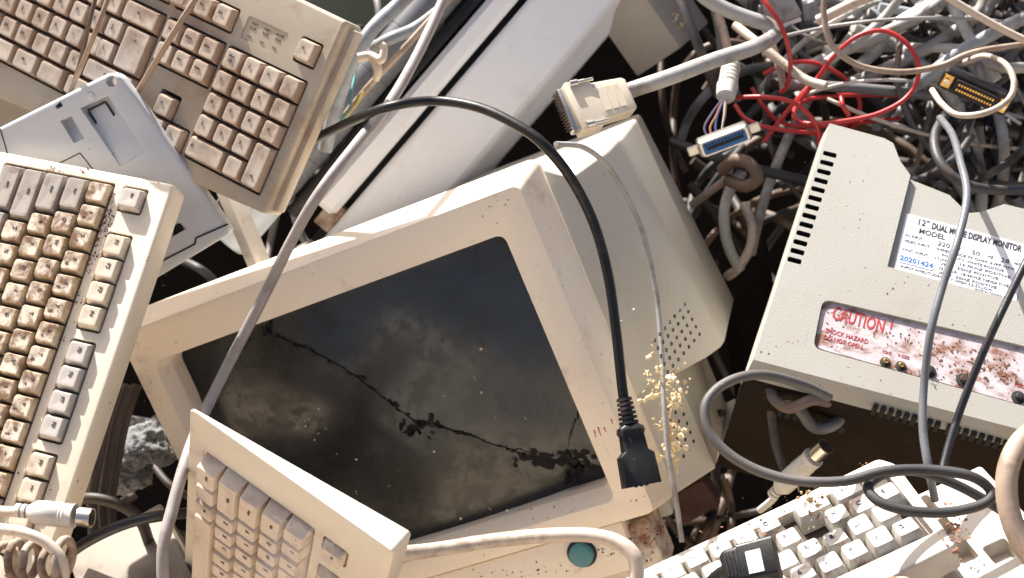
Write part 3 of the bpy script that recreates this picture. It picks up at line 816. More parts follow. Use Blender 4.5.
# caution plate
cz = -.0034
g = G(); g.prism(roundpoly([m2(814, 347.5, cz), m2(1060, 415.5, cz), m2(1075, 358, cz), m2(823.5, 300, cz)], .007), cz - .0002, cz + .0006)
plate = part('caution_plate', g.mesh('x', [M_PLATE], smooth=False), rear)
g = G()
def ctext(t, p0, p1, size, bold=0.0):
    a, b = m2(*p0, cz), m2(*p1, cz); fit_text(g, t, a[0], b[0], (a[1] + b[1]) / 2, cz + .0008, size, 0, bold)
ctext('CAUTION', (832, 314), (884, 327), .0165, .00025); ctext('!', (889, 328), (891.5, 328.6), .0165, .0002)
part('heading_lettering', g.mesh('x', [M_INKRED], smooth=False), plate); g = G()
ctext('SHOCK HAZARD', (825, 331), (868, 342), .0056); ctext('DO NOT OPEN.', (823, 337.5), (863, 348), .0056)
ctext('CONT', (882, 352), (891, 354), .0036); ctext('V-SIZE', (897, 355.5), (909, 358.5), .0036); ctext('FOCUS', (1014, 385), (1029, 389), .0040)
part('caution_lettering', g.mesh('x', [M_INKRED], smooth=False), plate)
for i, (px, py, r_, mm) in enumerate(((885, 362.8, .0033, M_GOLD), (900.5, 366.8, .0033, M_GOLD), (928.5, 372, .0044, M_DARK), (962.5, 380.5, .0042, M_RUSTMETAL), (1018, 398, .0042, M_DARK))):
    x, y = m2(px, py, cz); g = G()
    g.lathe((x, y, cz - .002), (x, y, cz + .01), [(0, r_ * 1.25), (.0034, r_ * 1.25), (.0036, r_)], 22, 1)
    g.lathe((x, y, cz - .001), (x, y, cz + .01), [(0, r_ * .62), (.0052, r_ * .62), (.0058, r_ * .45)], 18, 0)
    if i in (0, 1): g.box(x - r_ * .45, x + r_ * .45, y - .0004, y + .0004, cz + .0045, cz + .0051, 1)
    part('adjuster_screw', g.mesh('x', [mm, M_DARK]), rear)
# dark underside slots, as recessed dark strips with bars
def under(px, py, y0):   # point of the underside plane
    pass
cy0 = bl[1]
g = G()
lipv = Vector((M2.col[0].xyz))
def under_pt(px, py):
    # underside runs from the lower rim (z=-.008) to z=-.2
    a = Vector((bl[0], cxy[1] + (bl[1] - cxy[1]) * LIPK, -.03)); b = Vector((brr[0], cxy[1] + (brr[1] - cxy[1]) * LIPK, -.03)); c = Vector((bl[0], cxy[1] + (bl[1] - cxy[1]) * LIPK, -.10))
    a, b, c = M2 @ a, M2 @ b, M2 @ c; n = (b - a).cross(c - a).normalized()
    r = ray(px, py); p = r * (a.dot(n) / r.dot(n)); return M2.inverted() @ p, (M2.inverted().to_3x3() @ n)
for x0, y0, x1, y1, k in ((874, 411, 936, 428, 9), (948, 431, 1012, 449, 9), (780, 413, 842, 430, 9)):
    for i in range(k):
        t = i / (k - 1); p, nn = under_pt(x0 + (x1 - x0) * t, y0 + (y1 - y0) * t)
        if nn.y > 0: nn = -nn
        ez = Vector((1, 0, 0)); ez = (ez - nn * ez.dot(nn)).normalized(); ew = nn.cross(ez)
        vv = [p + ez * a * .0018 + ew * b * .0062 + nn * c for c in (-.003, .0006) for a, b in ((-1, -1), (1, -1), (1, 1), (-1, 1))]
        g = G(); g.add(vv, [(3, 2, 1, 0), (4, 5, 6, 7), (0, 1, 5, 4), (1, 2, 6, 5), (2, 3, 7, 6), (3, 0, 4, 7)])
        part('vent_slot', g.mesh('x', [M_DARK], smooth=False), rear)

# ------------------------------------------------------------------ pale grey panel between the keyboards
ME = frame((.86, .42, .10), (-.42, .88, .14), ray(140, 150) * 1.135)
me_ = lambda px, py, z=0.0: on(ME, px, py, z)
pe = [me_(-40, 147), me_(150, 282), me_(231, 233), me_(226, 223), me_(138, 99), me_(120, 75), me_(110, 72)]
g = G(); g.prism(pe, -.018, 0.0)
cut = []
def cutq(px4, z0):
    gg = G(); gg.prism([me_(*p) for p in px4][::1], z0, .02); cut.append(gg.mesh('c', [M_PANEL], smooth=False))
def ccw(p):
    a = sum(p[i][0] * p[(i + 1) % len(p)][1] - p[(i + 1) % len(p)][0] * p[i][1] for i in range(len(p)))
    return p if a > 0 else p[::-1]
def wedge(px4, za, zb):
    """tapered recess: first two corners at depth za, last two at zb"""
    q = [me_(*p) for p in px4]; v = [(q[0][0], q[0][1], za), (q[1][0], q[1][1], za), (q[2][0], q[2][1], zb), (q[3][0], q[3][1], zb)] + [(a, b, .02) for a, b in q]
    f = [(3, 2, 1, 0), (4, 5, 6, 7), (0, 1, 5, 4), (1, 2, 6, 5), (2, 3, 7, 6), (3, 0, 4, 7)]
    m = new_mesh('c', v, f, [M_PANEL], smooth=False); bm = bmesh.new(); bm.from_mesh(m); bmesh.ops.recalc_face_normals(bm, faces=bm.faces); bm.to_mesh(m); bm.free(); cut.append(m)
wedge([(80, 108), (108, 95), (145, 152), (120, 166)], -.009, -.0008)
wedge([(60, 121), (71, 116), (84, 138), (74, 143)], -.010, -.002)
wedge([(55, 106), (60, 101), (63, 106), (57, 109)], -.010, -.010)
hx, hy = me_(111.5, 81.5); gg = G(); gg.prism([(hx + .0043 * math.cos(t * PI / 10), hy + .0043 * math.sin(t * PI / 10)) for t in range(20)], -.03, .02); cut.append(gg.mesh('c', [M_PANEL], smooth=False))
wedge([(172, 224), (180, 223), (186, 229), (172, 237)], -.006, -.006)
bm = bmesh.new(); m_ = g.mesh('x', [M_PANEL], smooth=False); bm.from_mesh(m_); bmesh.ops.recalc_face_normals(bm, faces=bm.faces); bm.to_mesh(m_); bm.free()
m_ = carve(m_, (), .004, 3)
panel = thing('equipment_cover', 'pale grey plastic cover with recesses and a screw hole, between two keyboards', 'cover', ME)
part('panel_shell', carve(m_, cut, .0006, 1), panel)
g = G()
def strip(px, w_=.0005, z=-.0002, gg=None):
    gg = gg or g
    for (a, b), (c, d) in zip(px, px[1:]):
        p, q = Vector(me_(a, b)), Vector(me_(c, d)); n = (q - p).normalized(); n = Vector((-n.y, n.x)) * w_
        gg.prism([tuple(p - n), tuple(q - n), tuple(q + n), tuple(p + n)], z, z + .0006)
for a_, w__ in (([(50, 168), (80, 153), (95, 172)], .0004), ([(0, 128), (8, 155)], .0004), ([(160, 262), (195, 244), (196, 238), (228, 224)], .0007)):
    g = G(); strip(a_, w__, -.0002, g); part('seam', g.mesh('x', [M_DARK], smooth=False), panel)
g = G()
g = G()
hkx = [(84, 112), (93, 124), (103, 140)]
for a in ([(86, 112), (94, 124)], [(85, 111), (103, 102)], [(103, 102), (112, 116)]): strip(a, .0009, -.0066, g)
part('latch_outline', g.mesh('x', [M_DARK], smooth=False), panel)
sx, sy = me_(91, 96); g = G(); g.lathe((sx, sy, -.002), (sx, sy, .01), [(0, .0026), (.003, .0026), (.0036, .0018)], 18)
part('boss', g.mesh('x', [M_PANEL]), panel)
x_, y_ = me_(178, 230, -.004); g = G(); g.box(x_ - .004, x_ + .004, y_ - .0045, y_ + .0045, -.0062, -.004)
part('rubber_foot', g.mesh('x', [M_DARK], smooth=False), panel)

# ------------------------------------------------------------------ big light grey casing, top middle
MF = frame((.655, .755, .05), (-.70, .56, .10), ray(480, 80) * 1.36)
mf = lambda px, py, z=0.0: on(MF, px, py, z)
casing = thing('equipment_casing', 'long light grey plastic casing with a dark slot, behind the cracked monitor', 'casing', MF)
yc = lambda px, py: mf(px, py)[1]
yg1 = yc(431.5, 112); yg0 = yc(423, 112); yrim = yc(446, 47); yrg = yc(573.5, 47); yed = yc(606, 40)
xa = mf(330, 260)[0]; xz = mf(720, -160)[0]
g = G()
prof = [(yg1, -.09), (yg1, -.004), (yg1 - .004, 0), (yrg + .002, .001), (yrg - .003, -.004), (yed + .01, -.016), (yed, -.026), (yed - .004, -.09)]
g.loft([[(xa, y, z) for y, z in prof], [(xz, y, z) for y, z in prof]])
m_ = g.mesh('x', [M_CASING], smooth=False); bm = bmesh.new(); bm.from_mesh(m_); bmesh.ops.recalc_face_normals(bm, faces=bm.faces); bm.to_mesh(m_); bm.free()
part('casing_shell', carve(m_, (), .0026, 2, 14, 15), casing)
g = G(); xr0 = mf(322, 208)[0]; xn = mf(352, 186)[0]
g.prism([(xr0, yrim), (xr0, yg0), (xn, yg0), (xn, yg0), (xz, yg0), (xz, yrim)][:2] + [(xz, yg0 + .001), (xz, yrim)], -.07, .004)
m_ = g.mesh('x', [M_CASING], smooth=False); bm = bmesh.new(); bm.from_mesh(m_); bmesh.ops.recalc_face_normals(bm, faces=bm.faces); bm.to_mesh(m_); bm.free()
part('side_rail', carve(m_, (), .0055, 1), casing)
g = G(); g.box(xa, xz, yg1 - .002, yg0 + .003, -.09, -.03)
part('slot_floor', g.mesh('x', [M_DARK], smooth=False), casing)
g = G(); g.box(mf(318, 226)[0], mf(338, 204)[0], yg0 - .006, yg0 + .012, -.04, -.006)
part('rail_notch', carve(g.mesh('x', [M_RUSTY], smooth=False), (), .001, 1), casing)
# black strip beside the rail
g = G(); y0 = yrim + .0025; g.box(mf(290, 215)[0], xz, y0, y0 + .013, -.07, -.006)
solo('rubber_seal', carve(g.mesh('x', [M_BLACK], smooth=False), (), .003, 2), 'flat black rubber strip lying along the left side of the light grey casing', 'strip', MF)
# smoky roller
MR = MF.copy()
a = Vector((*mf(258, 236), -.012)); yy = y0 + .013 + .0205
aR = (mf(262, 232)[0], yy, -.004); bR = (xz, yy, -.004)
print('roller', *(512 + FPX * q.x / -q.z if i == 0 else 289 - FPX * q.y / -q.z for q in [MF @ Vector(aR)] for i in (0, 1)))
roller = thing('printer_roller', 'smoky dark roller with a pale end cap, between brown keyboard and grey casing', 'roller', MF)
g = G(); L = xz - aR[0]; prof = [(.032, .0165), (.034, .0185)]
for k in range(1, 9): prof += [(.034 + k * .05 - .001, .0185), (.034 + k * .05 - .0005, .0178), (.034 + k * .05 + .0005, .0178), (.034 + k * .05 + .001, .0185)]
prof += [(L, .0185)]
g.lathe(aR, bR, prof, 28); part('roller_tube', g.mesh('x', [M_ROLLER], angle=50), roller)
g = G(); g.lathe(aR, bR, [(-.03, .016), (-.028, .0185), (.0, .0195), (.030, .0195), (.0318, .0180)], 28); part('end_cap', g.mesh('x', [M_CAP]), roller)
g = G(); 
for k in range(9):
    g.box(aR[0] - .012 + k * .0016, aR[0] - .0112 + k * .0016, yy - .006, yy + .001, .0140, .0172)
part('ribbed_catch', g.mesh('x', [M_BOX], smooth=False), roller)

# ------------------------------------------------------------------ boxes and lumps
MG = frame((.90, .38, .10), (-.30, .80, -.45), ray(655, 45) * 1.42)
g = G(); g.box(-.058, 0, 0, .13, -.08, 0)
solo('plastic_box', carve(g.mesh('x', [M_BOX], smooth=False), (), .003, 2), 'beige plastic box corner with yellow crumbs on it, top middle', 'box', Matrix((frame((.675, .394, .624), (-.584, .80, .126), ray(681, 48) * 1.36))))

def box_thing(name, label, cat, px, py, d, x, y, size, mat, bevel=.003):
    g = G(); a, b, c = size; g.box(-a / 2, a / 2, -b / 2, b / 2, -c, 0)
    return solo(name, carve(g.mesh('x', [mat], smooth=False), (), bevel, 2), label, cat, frame(x, y, ray(px, py) * d))

box_thing('plastic_box', 'grey plastic casing lying under the dangling cable at the bottom left', 'box', 128, 566, 1.13, (.86, .47, -.2), (-.30, .55, -.77), (.085, .10, .09), plastic('dull_brown_casing', (.25, .205, .16), dirt=(.10, .06, .035), amt=.7, cover=.5, scale=14, rough=.6))
box_thing('plastic_board', 'cream panel edge showing behind the brown keyboard at the far left', 'panel', 10, 100, 1.32, (.95, .1, 0), (-.05, .9, .3), (.22, .12, .02), M_BOX)
box_thing('plastic_board', 'narrow white panel edge standing behind the pale grey panel', 'panel', 236, 228, 1.20, (.4, -.9, .1), (.9, .4, .1), (.10, .009, .05), M_KD)
box_thing('plastic_board', 'dark green board leaning behind the brown keyboard at the top', 'panel', 370, 0, 1.55, (.9, -.35, .1), (.3, .9, .2), (.16, .07, .03), simple('dull_green_paint', (.10, .12, .085), .6))
box_thing('plastic_block', 'larger pale plastic block below the perforated monitor side', 'block', 733, 450, 1.34, (.85, .45, .1), (-.45, .75, .4), (.042, .022, .04), M_KD, .005)
box_thing('plastic_block', 'smaller pale plastic block lying under the grey looped cable', 'block', 737, 428, 1.37, (.85, .45, .1), (-.45, .75, .4), (.034, .014, .04), M_KD, .004)
box_thing('metal_sheet', 'dark brown sheet leaning beside the vent slots of the right monitor', 'sheet', 752, 330, 1.36, (.9, .2, .3), (.33, .9, -.3), (.05, .20, .01), plastic('gap_shade_sheet', (.012, .008, .006), dirt=(.05, .03, .018), amt=.5, scale=20, rough=.8, spec=.1))  # near-black sheet colour carries the shade of the gap
box_thing('plastic_scrap', 'crumpled reddish brown scrap in the dark gap under the plug', 'scrap', 692, 505, 1.40, (.8, .5, .3), (-.4, .8, .4), (.05, .04, .03), plastic('reddish_scrap', (.07, .03, .02), amt=.4, scale=30, rough=.8), .008)
# rubble showing through the gap
def rock(name, label, px, py, d, r, mat, seed, sq=(1, 1, .7), group=None):
    bm = bmesh.new(); bmesh.ops.create_icosphere(bm, subdivisions=5, radius=1)
    for v in bm.verts:
        c = v.co.copy(); k = 1 + .35 * noise.fractal(c * 1.1 + Vector((seed, 0, 0)), .8, 2, 3) + .06 * noise.fractal(c * 9 + Vector((seed, 3, 0)), .7, 2, 4) + .05 * noise.noise(c * 24)
        v.co = Vector((c.x * sq[0], c.y * sq[1], c.z * sq[2])) * k * r
    me = bpy.data.meshes.new(name); bm.to_mesh(me); bm.free(); me.materials.append(mat); finish(me, True, 180)
    o = solo(name, me, label, 'rubble', None, group); o.location = P(px, py, d); return o
M_ROCK = plastic('grey_gritty_rubble', (.24, .24, .235), (.16, .16, .155), dirt=(.05, .05, .048), amt=1.0, cover=.47, scale=190, speck=1, spk=(.05, .05, .05), rough=.95, bump=1.0, coarse=1.0, fine=350)
rock('rubble_lump', 'pale gritty lump of rubble showing in the gap beside the cream keyboard', 148, 442, 1.28, .026, M_ROCK, 3)
rock('rubble_lump', 'small dark rubble lump left of the pale one in the same gap', 128, 470, 1.30, .022, M_ROCK, 9)

# ------------------------------------------------------------------ cables near the front
C_LG = cablemat('light_grey_cable', (.38, .365, .34)); C_G = cablemat('mid_grey_cable', (.16, .155, .15)); C_DG = cablemat('dark_grey_cable', (.038, .038, .040))
C_CR = cablemat('cream_cable', (.56, .46, .37)); C_TAN = cablemat('tan_cable', (.36, .27, .20)); C_BR = cablemat('brown_wire', (.13, .085, .058))
C_BK = cablemat('black_cable', (.022, .022, .025), amt=.25, rough=.3); C_RED = cablemat('red_wire', (.48, .03, .028), dirt=(.25, .02, .02), amt=.4, rough=.32)
C_WH = cablemat('white_cable', (.60, .57, .52), amt=.35); C_DB = cablemat('dirty_brown_cable', (.045, .030, .021), dirt=(.09, .05, .03), amt=.6)
C_MUD = plastic('mud_grey_cable', (.085, .075, .07), (.10, .09, .083), dirt=(.18, .10, .058), amt=.85, cover=.50, scale=17, speck=.8, spk=(.3, .22, .15), rough=.55, bump=.3)
C_BG = cablemat('blue_grey_cable', (.30, .325, .345))


def obox(g, c, ex, ey, ez, sx, sy, sz, m=0, t0=1.0, t1=1.0):
    """box around c with axes; the +y end is scaled by t1, the -y end by t0"""
    v = []
    for b, k in ((-1, t0), (1, t1)):
        for a, d in ((-1, -1), (1, -1), (1, 1), (-1, 1)): v.append(c + ex * a * sx * k + ey * b * sy + ez * d * sz * k)
    g.add(v, [(0, 1, 2, 3), (7, 6, 5, 4), (4, 5, 1, 0), (5, 6, 2, 1), (6, 7, 3, 2), (7, 4, 0, 3)], m)


def fixn(me):
    bm = bmesh.new(); bm.from_mesh(me); bmesh.ops.recalc_face_normals(bm, faces=bm.faces); bm.to_mesh(me); bm.free(); return me


def vdir(x, y, z=0): return (WCAM.to_3x3() @ Vector((x, y, z))).normalized()

# black power cord with its socket end
pc, loc, o = cord_root('power_cord', 'black power cord arching over the cracked monitor, its socket end hanging down', 'power cord',
    [(262, 175, 1.22), (300, 148, 1.18), (335, 129, 1.13), (385, 108, 1.07), (435, 101, 1.08), (480, 108, 1.065), (520, 127, 1.05), (546, 147, 1.045), (572, 180, 1.055), (594, 224, 1.065), (608, 275, 1.065), (616, 330, 1.065), (622, 385, 1.065), (625, 405, 1.065)], 3.9, M_BLACK)
a = P(624, 398, 1.065) - o; b = P(642, 488, 1.055) - o; d = (b - a).normalized(); ez = vdir(.1, .1, 1); ez = (ez - d * ez.dot(d)).normalized(); ex = d.cross(ez)
g = G(); L = (b - a).length
for k in range(6): g.lathe(a + d * (.0035 * k), b, [(0, .0058 + .0003 * k), (.0022, .0060 + .0003 * k)], 16)
g.lathe(a, b, [(0, .0042), (.022, .0046)], 16)
part('strain_relief', g.mesh('x', [M_BLACK]), pc)
g = G(); rings = []
for t, wx, wz, r_ in ((.020, .0062, .0058, .004), (.0225, .0098, .0074, .004), (.026, .0105, .0078, .004), (.028, .0092, .007, .004), (.040, .0098, .0078, .004), (.0435, .0132, .0088, .0016), (.066, .0140, .0094, .0016)):
    rings.append([a + d * t + ex * x + ez * y for x, y in rrect(-wx, wx, -wz, wz, r_, 4)])
g.loft(rings); sock = part('socket_body', fixn(g.mesh('x', [M_BLACK])), pc)
g = G()
for sx_ in (-.004, .0, .004): obox(g, a + d * .0662 + ex * sx_, ex, d, ez, .0009, .0006, .0022)
part('contact_slots', fixn(g.mesh('x', [M_DARK], smooth=False)), sock)

# grey cable across the left of the monitor
cord_thing('grey_cable', 'light grey cable running down across the left side of the cracked monitor', 'cable',
    [(452, -20, 1.20), (432, 25, 1.18), (412, 65, 1.155), (388, 105, 1.12), (352, 150, 1.075), (318, 195, 1.06), (292, 240, 1.07), (262, 300, 1.09), (228, 365, 1.10), (202, 418, 1.075), (186, 460, 1.02), (172, 510, 1.0), (163, 550, .99), (164, 600, .99)], 4.4, cablemat('lilac_grey_cable', (.32, .28, .26), amt=.4))
cord_thing('keyboard_cable', 'cream cable curving from the ivory keyboard past the teal button', 'cable',
    [(380, 545, .955), (400, 553, .96), (440, 549, .985), (490, 541, .995), (540, 536, .99), (585, 535, .985), (615, 541, .98), (634, 556, .975), (636, 580, .975), (628, 610, .975)], 5.2, C_CR)
# light grey parallel cable with hood
pcab, loc, o = cord_root('printer_cable', 'thick light grey cable ending in a cream parallel plug, above the cracked monitor', 'cable',
    [(690, -15, 1.26), (715, 4, 1.26), (745, 17, 1.26), (768, 25, 1.26), (774, 36, 1.255), (752, 48, 1.235), (715, 60, 1.195), (670, 77, 1.15), (640, 87, 1.15), (620, 94, 1.15)], 6.6, C_LG)
a = P(628, 97, 1.15) - o; b = P(566, 112, 1.13) - o; d = (b - a).normalized(); ez = vdir(.25, .35, .9); ez = (ez - d * ez.dot(d)).normalized(); ex = d.cross(ez)
g = G(); Lh = (b - a).length * .92
rings = [[a + d * t + ex * x + ez * y for x, y in rrect(-w1, w1, -hh, hh, .002, 3)] for t, w1, hh in ((0, .0135, .0075), (.003, .0150, .008), (.030, .0165, .008), (.034, .0215, .0085), (Lh, .0215, .0085))]
g.loft(rings); hood = part('plug_hood', carve(fixn(g.mesh('x', [M_KB], smooth=False)), (), .0012, 2), pcab)
g = G(); obox(g, a + d * (Lh + .003), ex, d, ez, .019, .0035, .0045); plugs = part('plug_shell', carve(fixn(g.mesh('x', [M_STEEL], smooth=False)), (), .001, 2), pcab)
g = G()
for r_ in (-1, 1):
    for k in range(13): g.lathe(a + d * (Lh + .006) + ex * (k - 6) * .00265 + ez * r_ * .0016, a + d * (Lh + .02) + ex * (k - 6) * .00265 + ez * r_ * .0016, [(0, .0006), (.004, .0006)], 6)
part('pins', g.mesh('x', [M_RUSTMETAL]), plugs)
for s in (-1, 1):
    g = G(); q = a + ex * s * .0185 + ez * .0095 + d * (Lh - .024); g.lathe(q, q + d, [(0, .0014), (.014, .0014), (.0142, .0028), (.021, .0028)], 12)
    part('thumbscrew', g.mesh('x', [M_STEEL]), pcab)
g = G()
for k in range(3): obox(g, a + d * (.011 + .007 * k) + ez * .0082, ex, d, ez, .010, .0028, .0005)
part('hood_ribs', fixn(g.mesh('x', [M_KB], smooth=False)), pcab)

# centronics plug with blue insert
cc, loc, o = cord_root('printer_cable', 'dirty cable end with bared wires and a blue-faced connector, left of the red wires', 'cable',
    [(705, -20, 1.36), (720, 20, 1.34), (728, 50, 1.31), (731, 70, 1.29)], 4.2, C_TAN)
a = P(731, 66, 1.29) - o; b = P(722, 118, 1.25) - o; d = (b - a).normalized()
g = G()
for k in range(5): g.lathe(a + d * (.0048 * k), b, [(0, .0088), (.0030, .0088)], 18)
g.lathe(a, b, [(0, .0065), (.024, .0068), (.026, .0098), (.040, .0085), (.042, .006)], 18)
part('strain_relief', g.mesh('x', [C_WH]), cc)
ca_ = P(725, 142, 1.23) - o; ex = vdir(.93, .34, .15); ez = vdir(.05, -.45, .9); ez = (ez - ex * ez.dot(ex)).normalized(); ey = ez.cross(ex)
g = G(); rings = [[ca_ + ez * t + ex * x + ey * y for x, y in rrect(-w1, w1, -hh, hh, .003, 3)] for t, w1, hh in ((-.016, .0235, .006), (-.002, .0235, .0075), (.0, .0215, .0072))]
g.loft(rings); cs = part('connector_shell', fixn(g.mesh('x', [M_STEEL])), cc)
g = G(); rings = [[ca_ + ez * t + ex * x + ey * y for x, y in rrect(-.0195, .0195, -.0052, .0052, .002, 3)] for t in (-.001, .0012)]
g.loft(rings); part('blue_insert', fixn(g.mesh('x', [M_BLUE])), cs)
g = G(); obox(g, ca_ + ez * .0014, ex, ey, ez, .0165, .0012, .0006)
for k in range(12): obox(g, ca_ + ez * .0013 + ex * (k - 5.5) * .003 + ey * .0035, ex, ey, ez, .0008, .0012, .0004)
part('contact_slot', fixn(g.mesh('x', [M_DARK], smooth=False)), cs)
for s in (-1, 1):
    g = G(); obox(g, ca_ - ez * .006 + ex * s * .028, ex, ey, ez, .005, .0045, .0012); part('mounting_ear', carve(fixn(g.mesh('x', [M_STEEL], smooth=False)), (), .001, 1), cs)
WCOL = [('violet_wire', (.10, .06, .14)), ('orange_wire', (.32, .13, .05)), ('blue_wire', (.05, .08, .2)), ('white_wire', (.4, .38, .35)), ('brown_lead', (.2, .1, .06))]
for k, (nm, c) in enumerate(WCOL):
    g = G(); x = (k - 2) * 2.2
    tube(g, [P(p, q, r_) - o for p, q, r_ in ((724 + x * .5, 100, 1.262), (719 + x * 1.6 + random.uniform(-2, 2), 115, 1.255), (716 + x * 2 + random.uniform(-3, 3), 128, 1.25), (718 + x * 2, 140, 1.245))], .0010, 6)
    part('wire', g.mesh('x', [cablemat(nm, c)]), cc, nm.replace('_', ' '))

# looped mud-grey cable over the white keyboard
lc = cord_thing('looped_cable', 'muddy dark cable looped above the white keyboard with a clipped end', 'cable',
    [(829, 397, 1.02), (800, 384, 1.0), (765, 375, .985), (738, 378, .975), (716, 390, .97), (705, 408, .965), (710, 433, .96), (730, 455, .955), (762, 472, .95), (800, 481, .945), (845, 481, .94), (885, 471, .935), (930, 470, .935), (970, 476, .93), (990, 490, .93), (985, 503, .925), (950, 512, .925), (910, 511, .925), (880, 502, .93), (868, 487, .94), (885, 474, .950), (915, 471, .955), (950, 482, .955), (985, 500, .955), (1015, 520, .955), (1050, 545, .955)], 3.5, C_MUD, seg=14)
m_ = C_MUD.copy(); m_.name = 'mud_to_black_cable'; nt = m_.node_tree; b_ = nt.nodes['Principled BSDF']; src = b_.inputs['Base Color'].links[0].from_socket
t_ = nt.nodes.new('ShaderNodeTexCoord'); q_ = nt.nodes.new('ShaderNodeSeparateXYZ'); nt.links.new(t_.outputs['Object'], q_.inputs[0])
r1 = nt.nodes.new('ShaderNodeMapRange'); r1.inputs[1].default_value = -.035; r1.inputs[2].default_value = -.005; nt.links.new(q_.outputs[0], r1.inputs[0])
r2 = nt.nodes.new('ShaderNodeMapRange'); r2.inputs[1].default_value = -.05; r2.inputs[2].default_value = -.075; nt.links.new(q_.outputs[1], r2.inputs[0])
nt.links.new(mix(nt, mul(nt, mul(nt, r1.outputs[0], r2.outputs[0]), .9), src, (.022, .021, .022)), b_.inputs['Base Color'])
lc.data.materials[0] = m_
# DIN plug cables
def din_plug(name, label, pts, r_mm, mat, a, b, plugr=.0085, group=None):
    t, loc, o = cord_root(name, label, 'cable', pts, r_mm, mat, group)
    A, B = P(*a) - o, P(*b) - o; L = (B - A).length; d = (B - A).normalized()
    g = G(); pr = []
    for k in range(3): g.lathe(A - d * (.012 - .004 * k), B, [(0, plugr * .55), (.0026, plugr * .58)], 16)
    g.lathe(A - d * .004, B, [(0, plugr * .5), (.003, plugr * .75), (.006, plugr * .95), (.012, plugr), (L * .55, plugr), (L * .57, plugr * .94)] + [(L * .57 + .0012 * k, plugr * (.98 if k % 2 else .92)) for k in range(1, 5)] + [(L * .80, plugr)], 24)
    body = part('plug_body', g.mesh('x', [C_WH]), t)
    g = G(); seg = 24; e = d.orthogonal().normalized(); f = d.cross(e); rings = []
    for tt, rr in ((L * .78, plugr * .78), (L, plugr * .78), (L, plugr * .66), (L * .9, plugr * .64)):
        rings.append([A + d * tt + (e * math.cos(2 * PI * i / seg) + f * math.sin(2 * PI * i / seg)) * rr for i in range(seg)])
    g.loft(rings, cap=False); part('metal_sleeve', g.mesh('x', [M_STEEL]), t)
    g = G(); g.lathe(A + d * L * .8, B, [(0, plugr * .64), (L * .13, plugr * .64), (L * .131, plugr * .3)], 20); part('pin_bed', g.mesh('x', [M_RUSTMETAL]), t)
    return t
din_plug('keyboard_cable', 'white cable with a round metal-tipped plug pointing up beside the white keyboard', [(760, 510, 1.16), (772, 500, 1.14), (779, 490, 1.125)], 3.0, C_WH, (781, 487, 1.12), (826, 446, 1.08))
din_plug('keyboard_cable', 'cream cable with a round metal-tipped plug lying on the cream keyboard', [(-30, 508, .985), (0, 511, .98), (20, 512, .975), (38, 513, .97)], 3.6, C_CR, (34, 512, .97), (92, 518, .965))
# hanging thin cable by the monitor side
cord_thing('thin_cable', 'thin grey wire hanging down the side of the cracked monitor', 'wire',
    [(556, 144, 1.062), (585, 148, 1.097), (612, 172, 1.127), (640, 225, 1.147), (655, 285, 1.152), (661, 340, 1.147), (664, 400, 1.137), (668, 450, 1.132), (676, 500, 1.132), (682, 542, 1.132)], 2.2, C_LG)
cord_thing('black_cable', 'glossy grey-black cable hanging straight down over the printed label', 'cable',
    [(940, 118, 1.17), (952, 134, 1.13), (960, 160, 1.09), (967, 195, 1.055), (958, 240, 1.03), (943, 285, 1.02), (931, 330, 1.01), (924, 385, 1.01), (923, 430, 1.0), (929, 470, .99), (935, 500, 1.0)], 3.0, cablemat('glossy_slate_cable', (.14, .145, .155), amt=.2, rough=.2))
cord_thing('black_cable', 'black cable slanting across the right end of the caution plate', 'cable',
    [(1060, 205, 1.06), (1030, 255, 1.04), (1005, 305, 1.03), (982, 355, 1.02), (962, 405, 1.01), (948, 448, 1.0), (940, 480, .99)], 3.0, C_BK)
cord_thing('dark_cable', 'dark cable looping behind the notch of the right monitor', 'cable',
    [(945, 115, 1.22), (935, 135, 1.20), (938, 158, 1.18), (955, 178, 1.17), (985, 189, 1.17), (1040, 190, 1.19)], 4.2, C_DG)
cord_thing('pale_cable', 'thick pale cable bending along the lower right edge', 'cable',
    [(1050, 420, .93), (1022, 440, .92), (1008, 470, .91), (1008, 505, .905), (1020, 540, .90), (1045, 575, .89)], 7.0, C_TAN)
cord_thing('thin_wire', 'left one of the thin brown wires crossing the brown keyboard', 'wire', [(98, -12, 1.10), (90, 20, 1.10), (82, 55, 1.115), (73, 85, 1.155), (60, 130, 1.22)], 1.7, C_BR)
cord_thing('thin_wire', 'right one of the paired brown wires crossing the brown keyboard', 'wire', [(112, -12, 1.095), (97, 28, 1.095), (83, 62, 1.115), (71, 90, 1.155), (52, 135, 1.22)], 1.9, cablemat('taupe_wire', (.30, .21, .15)))
cord_thing('thin_wire', 'thin brown wire crossing the brown keyboard beside its return key', 'wire', [(204, -14, 1.09), (185, 15, 1.09), (160, 55, 1.105), (140, 88, 1.14), (112, 130, 1.22)], 2.4, cablemat('taupe_wire', (.40, .29, .21)))
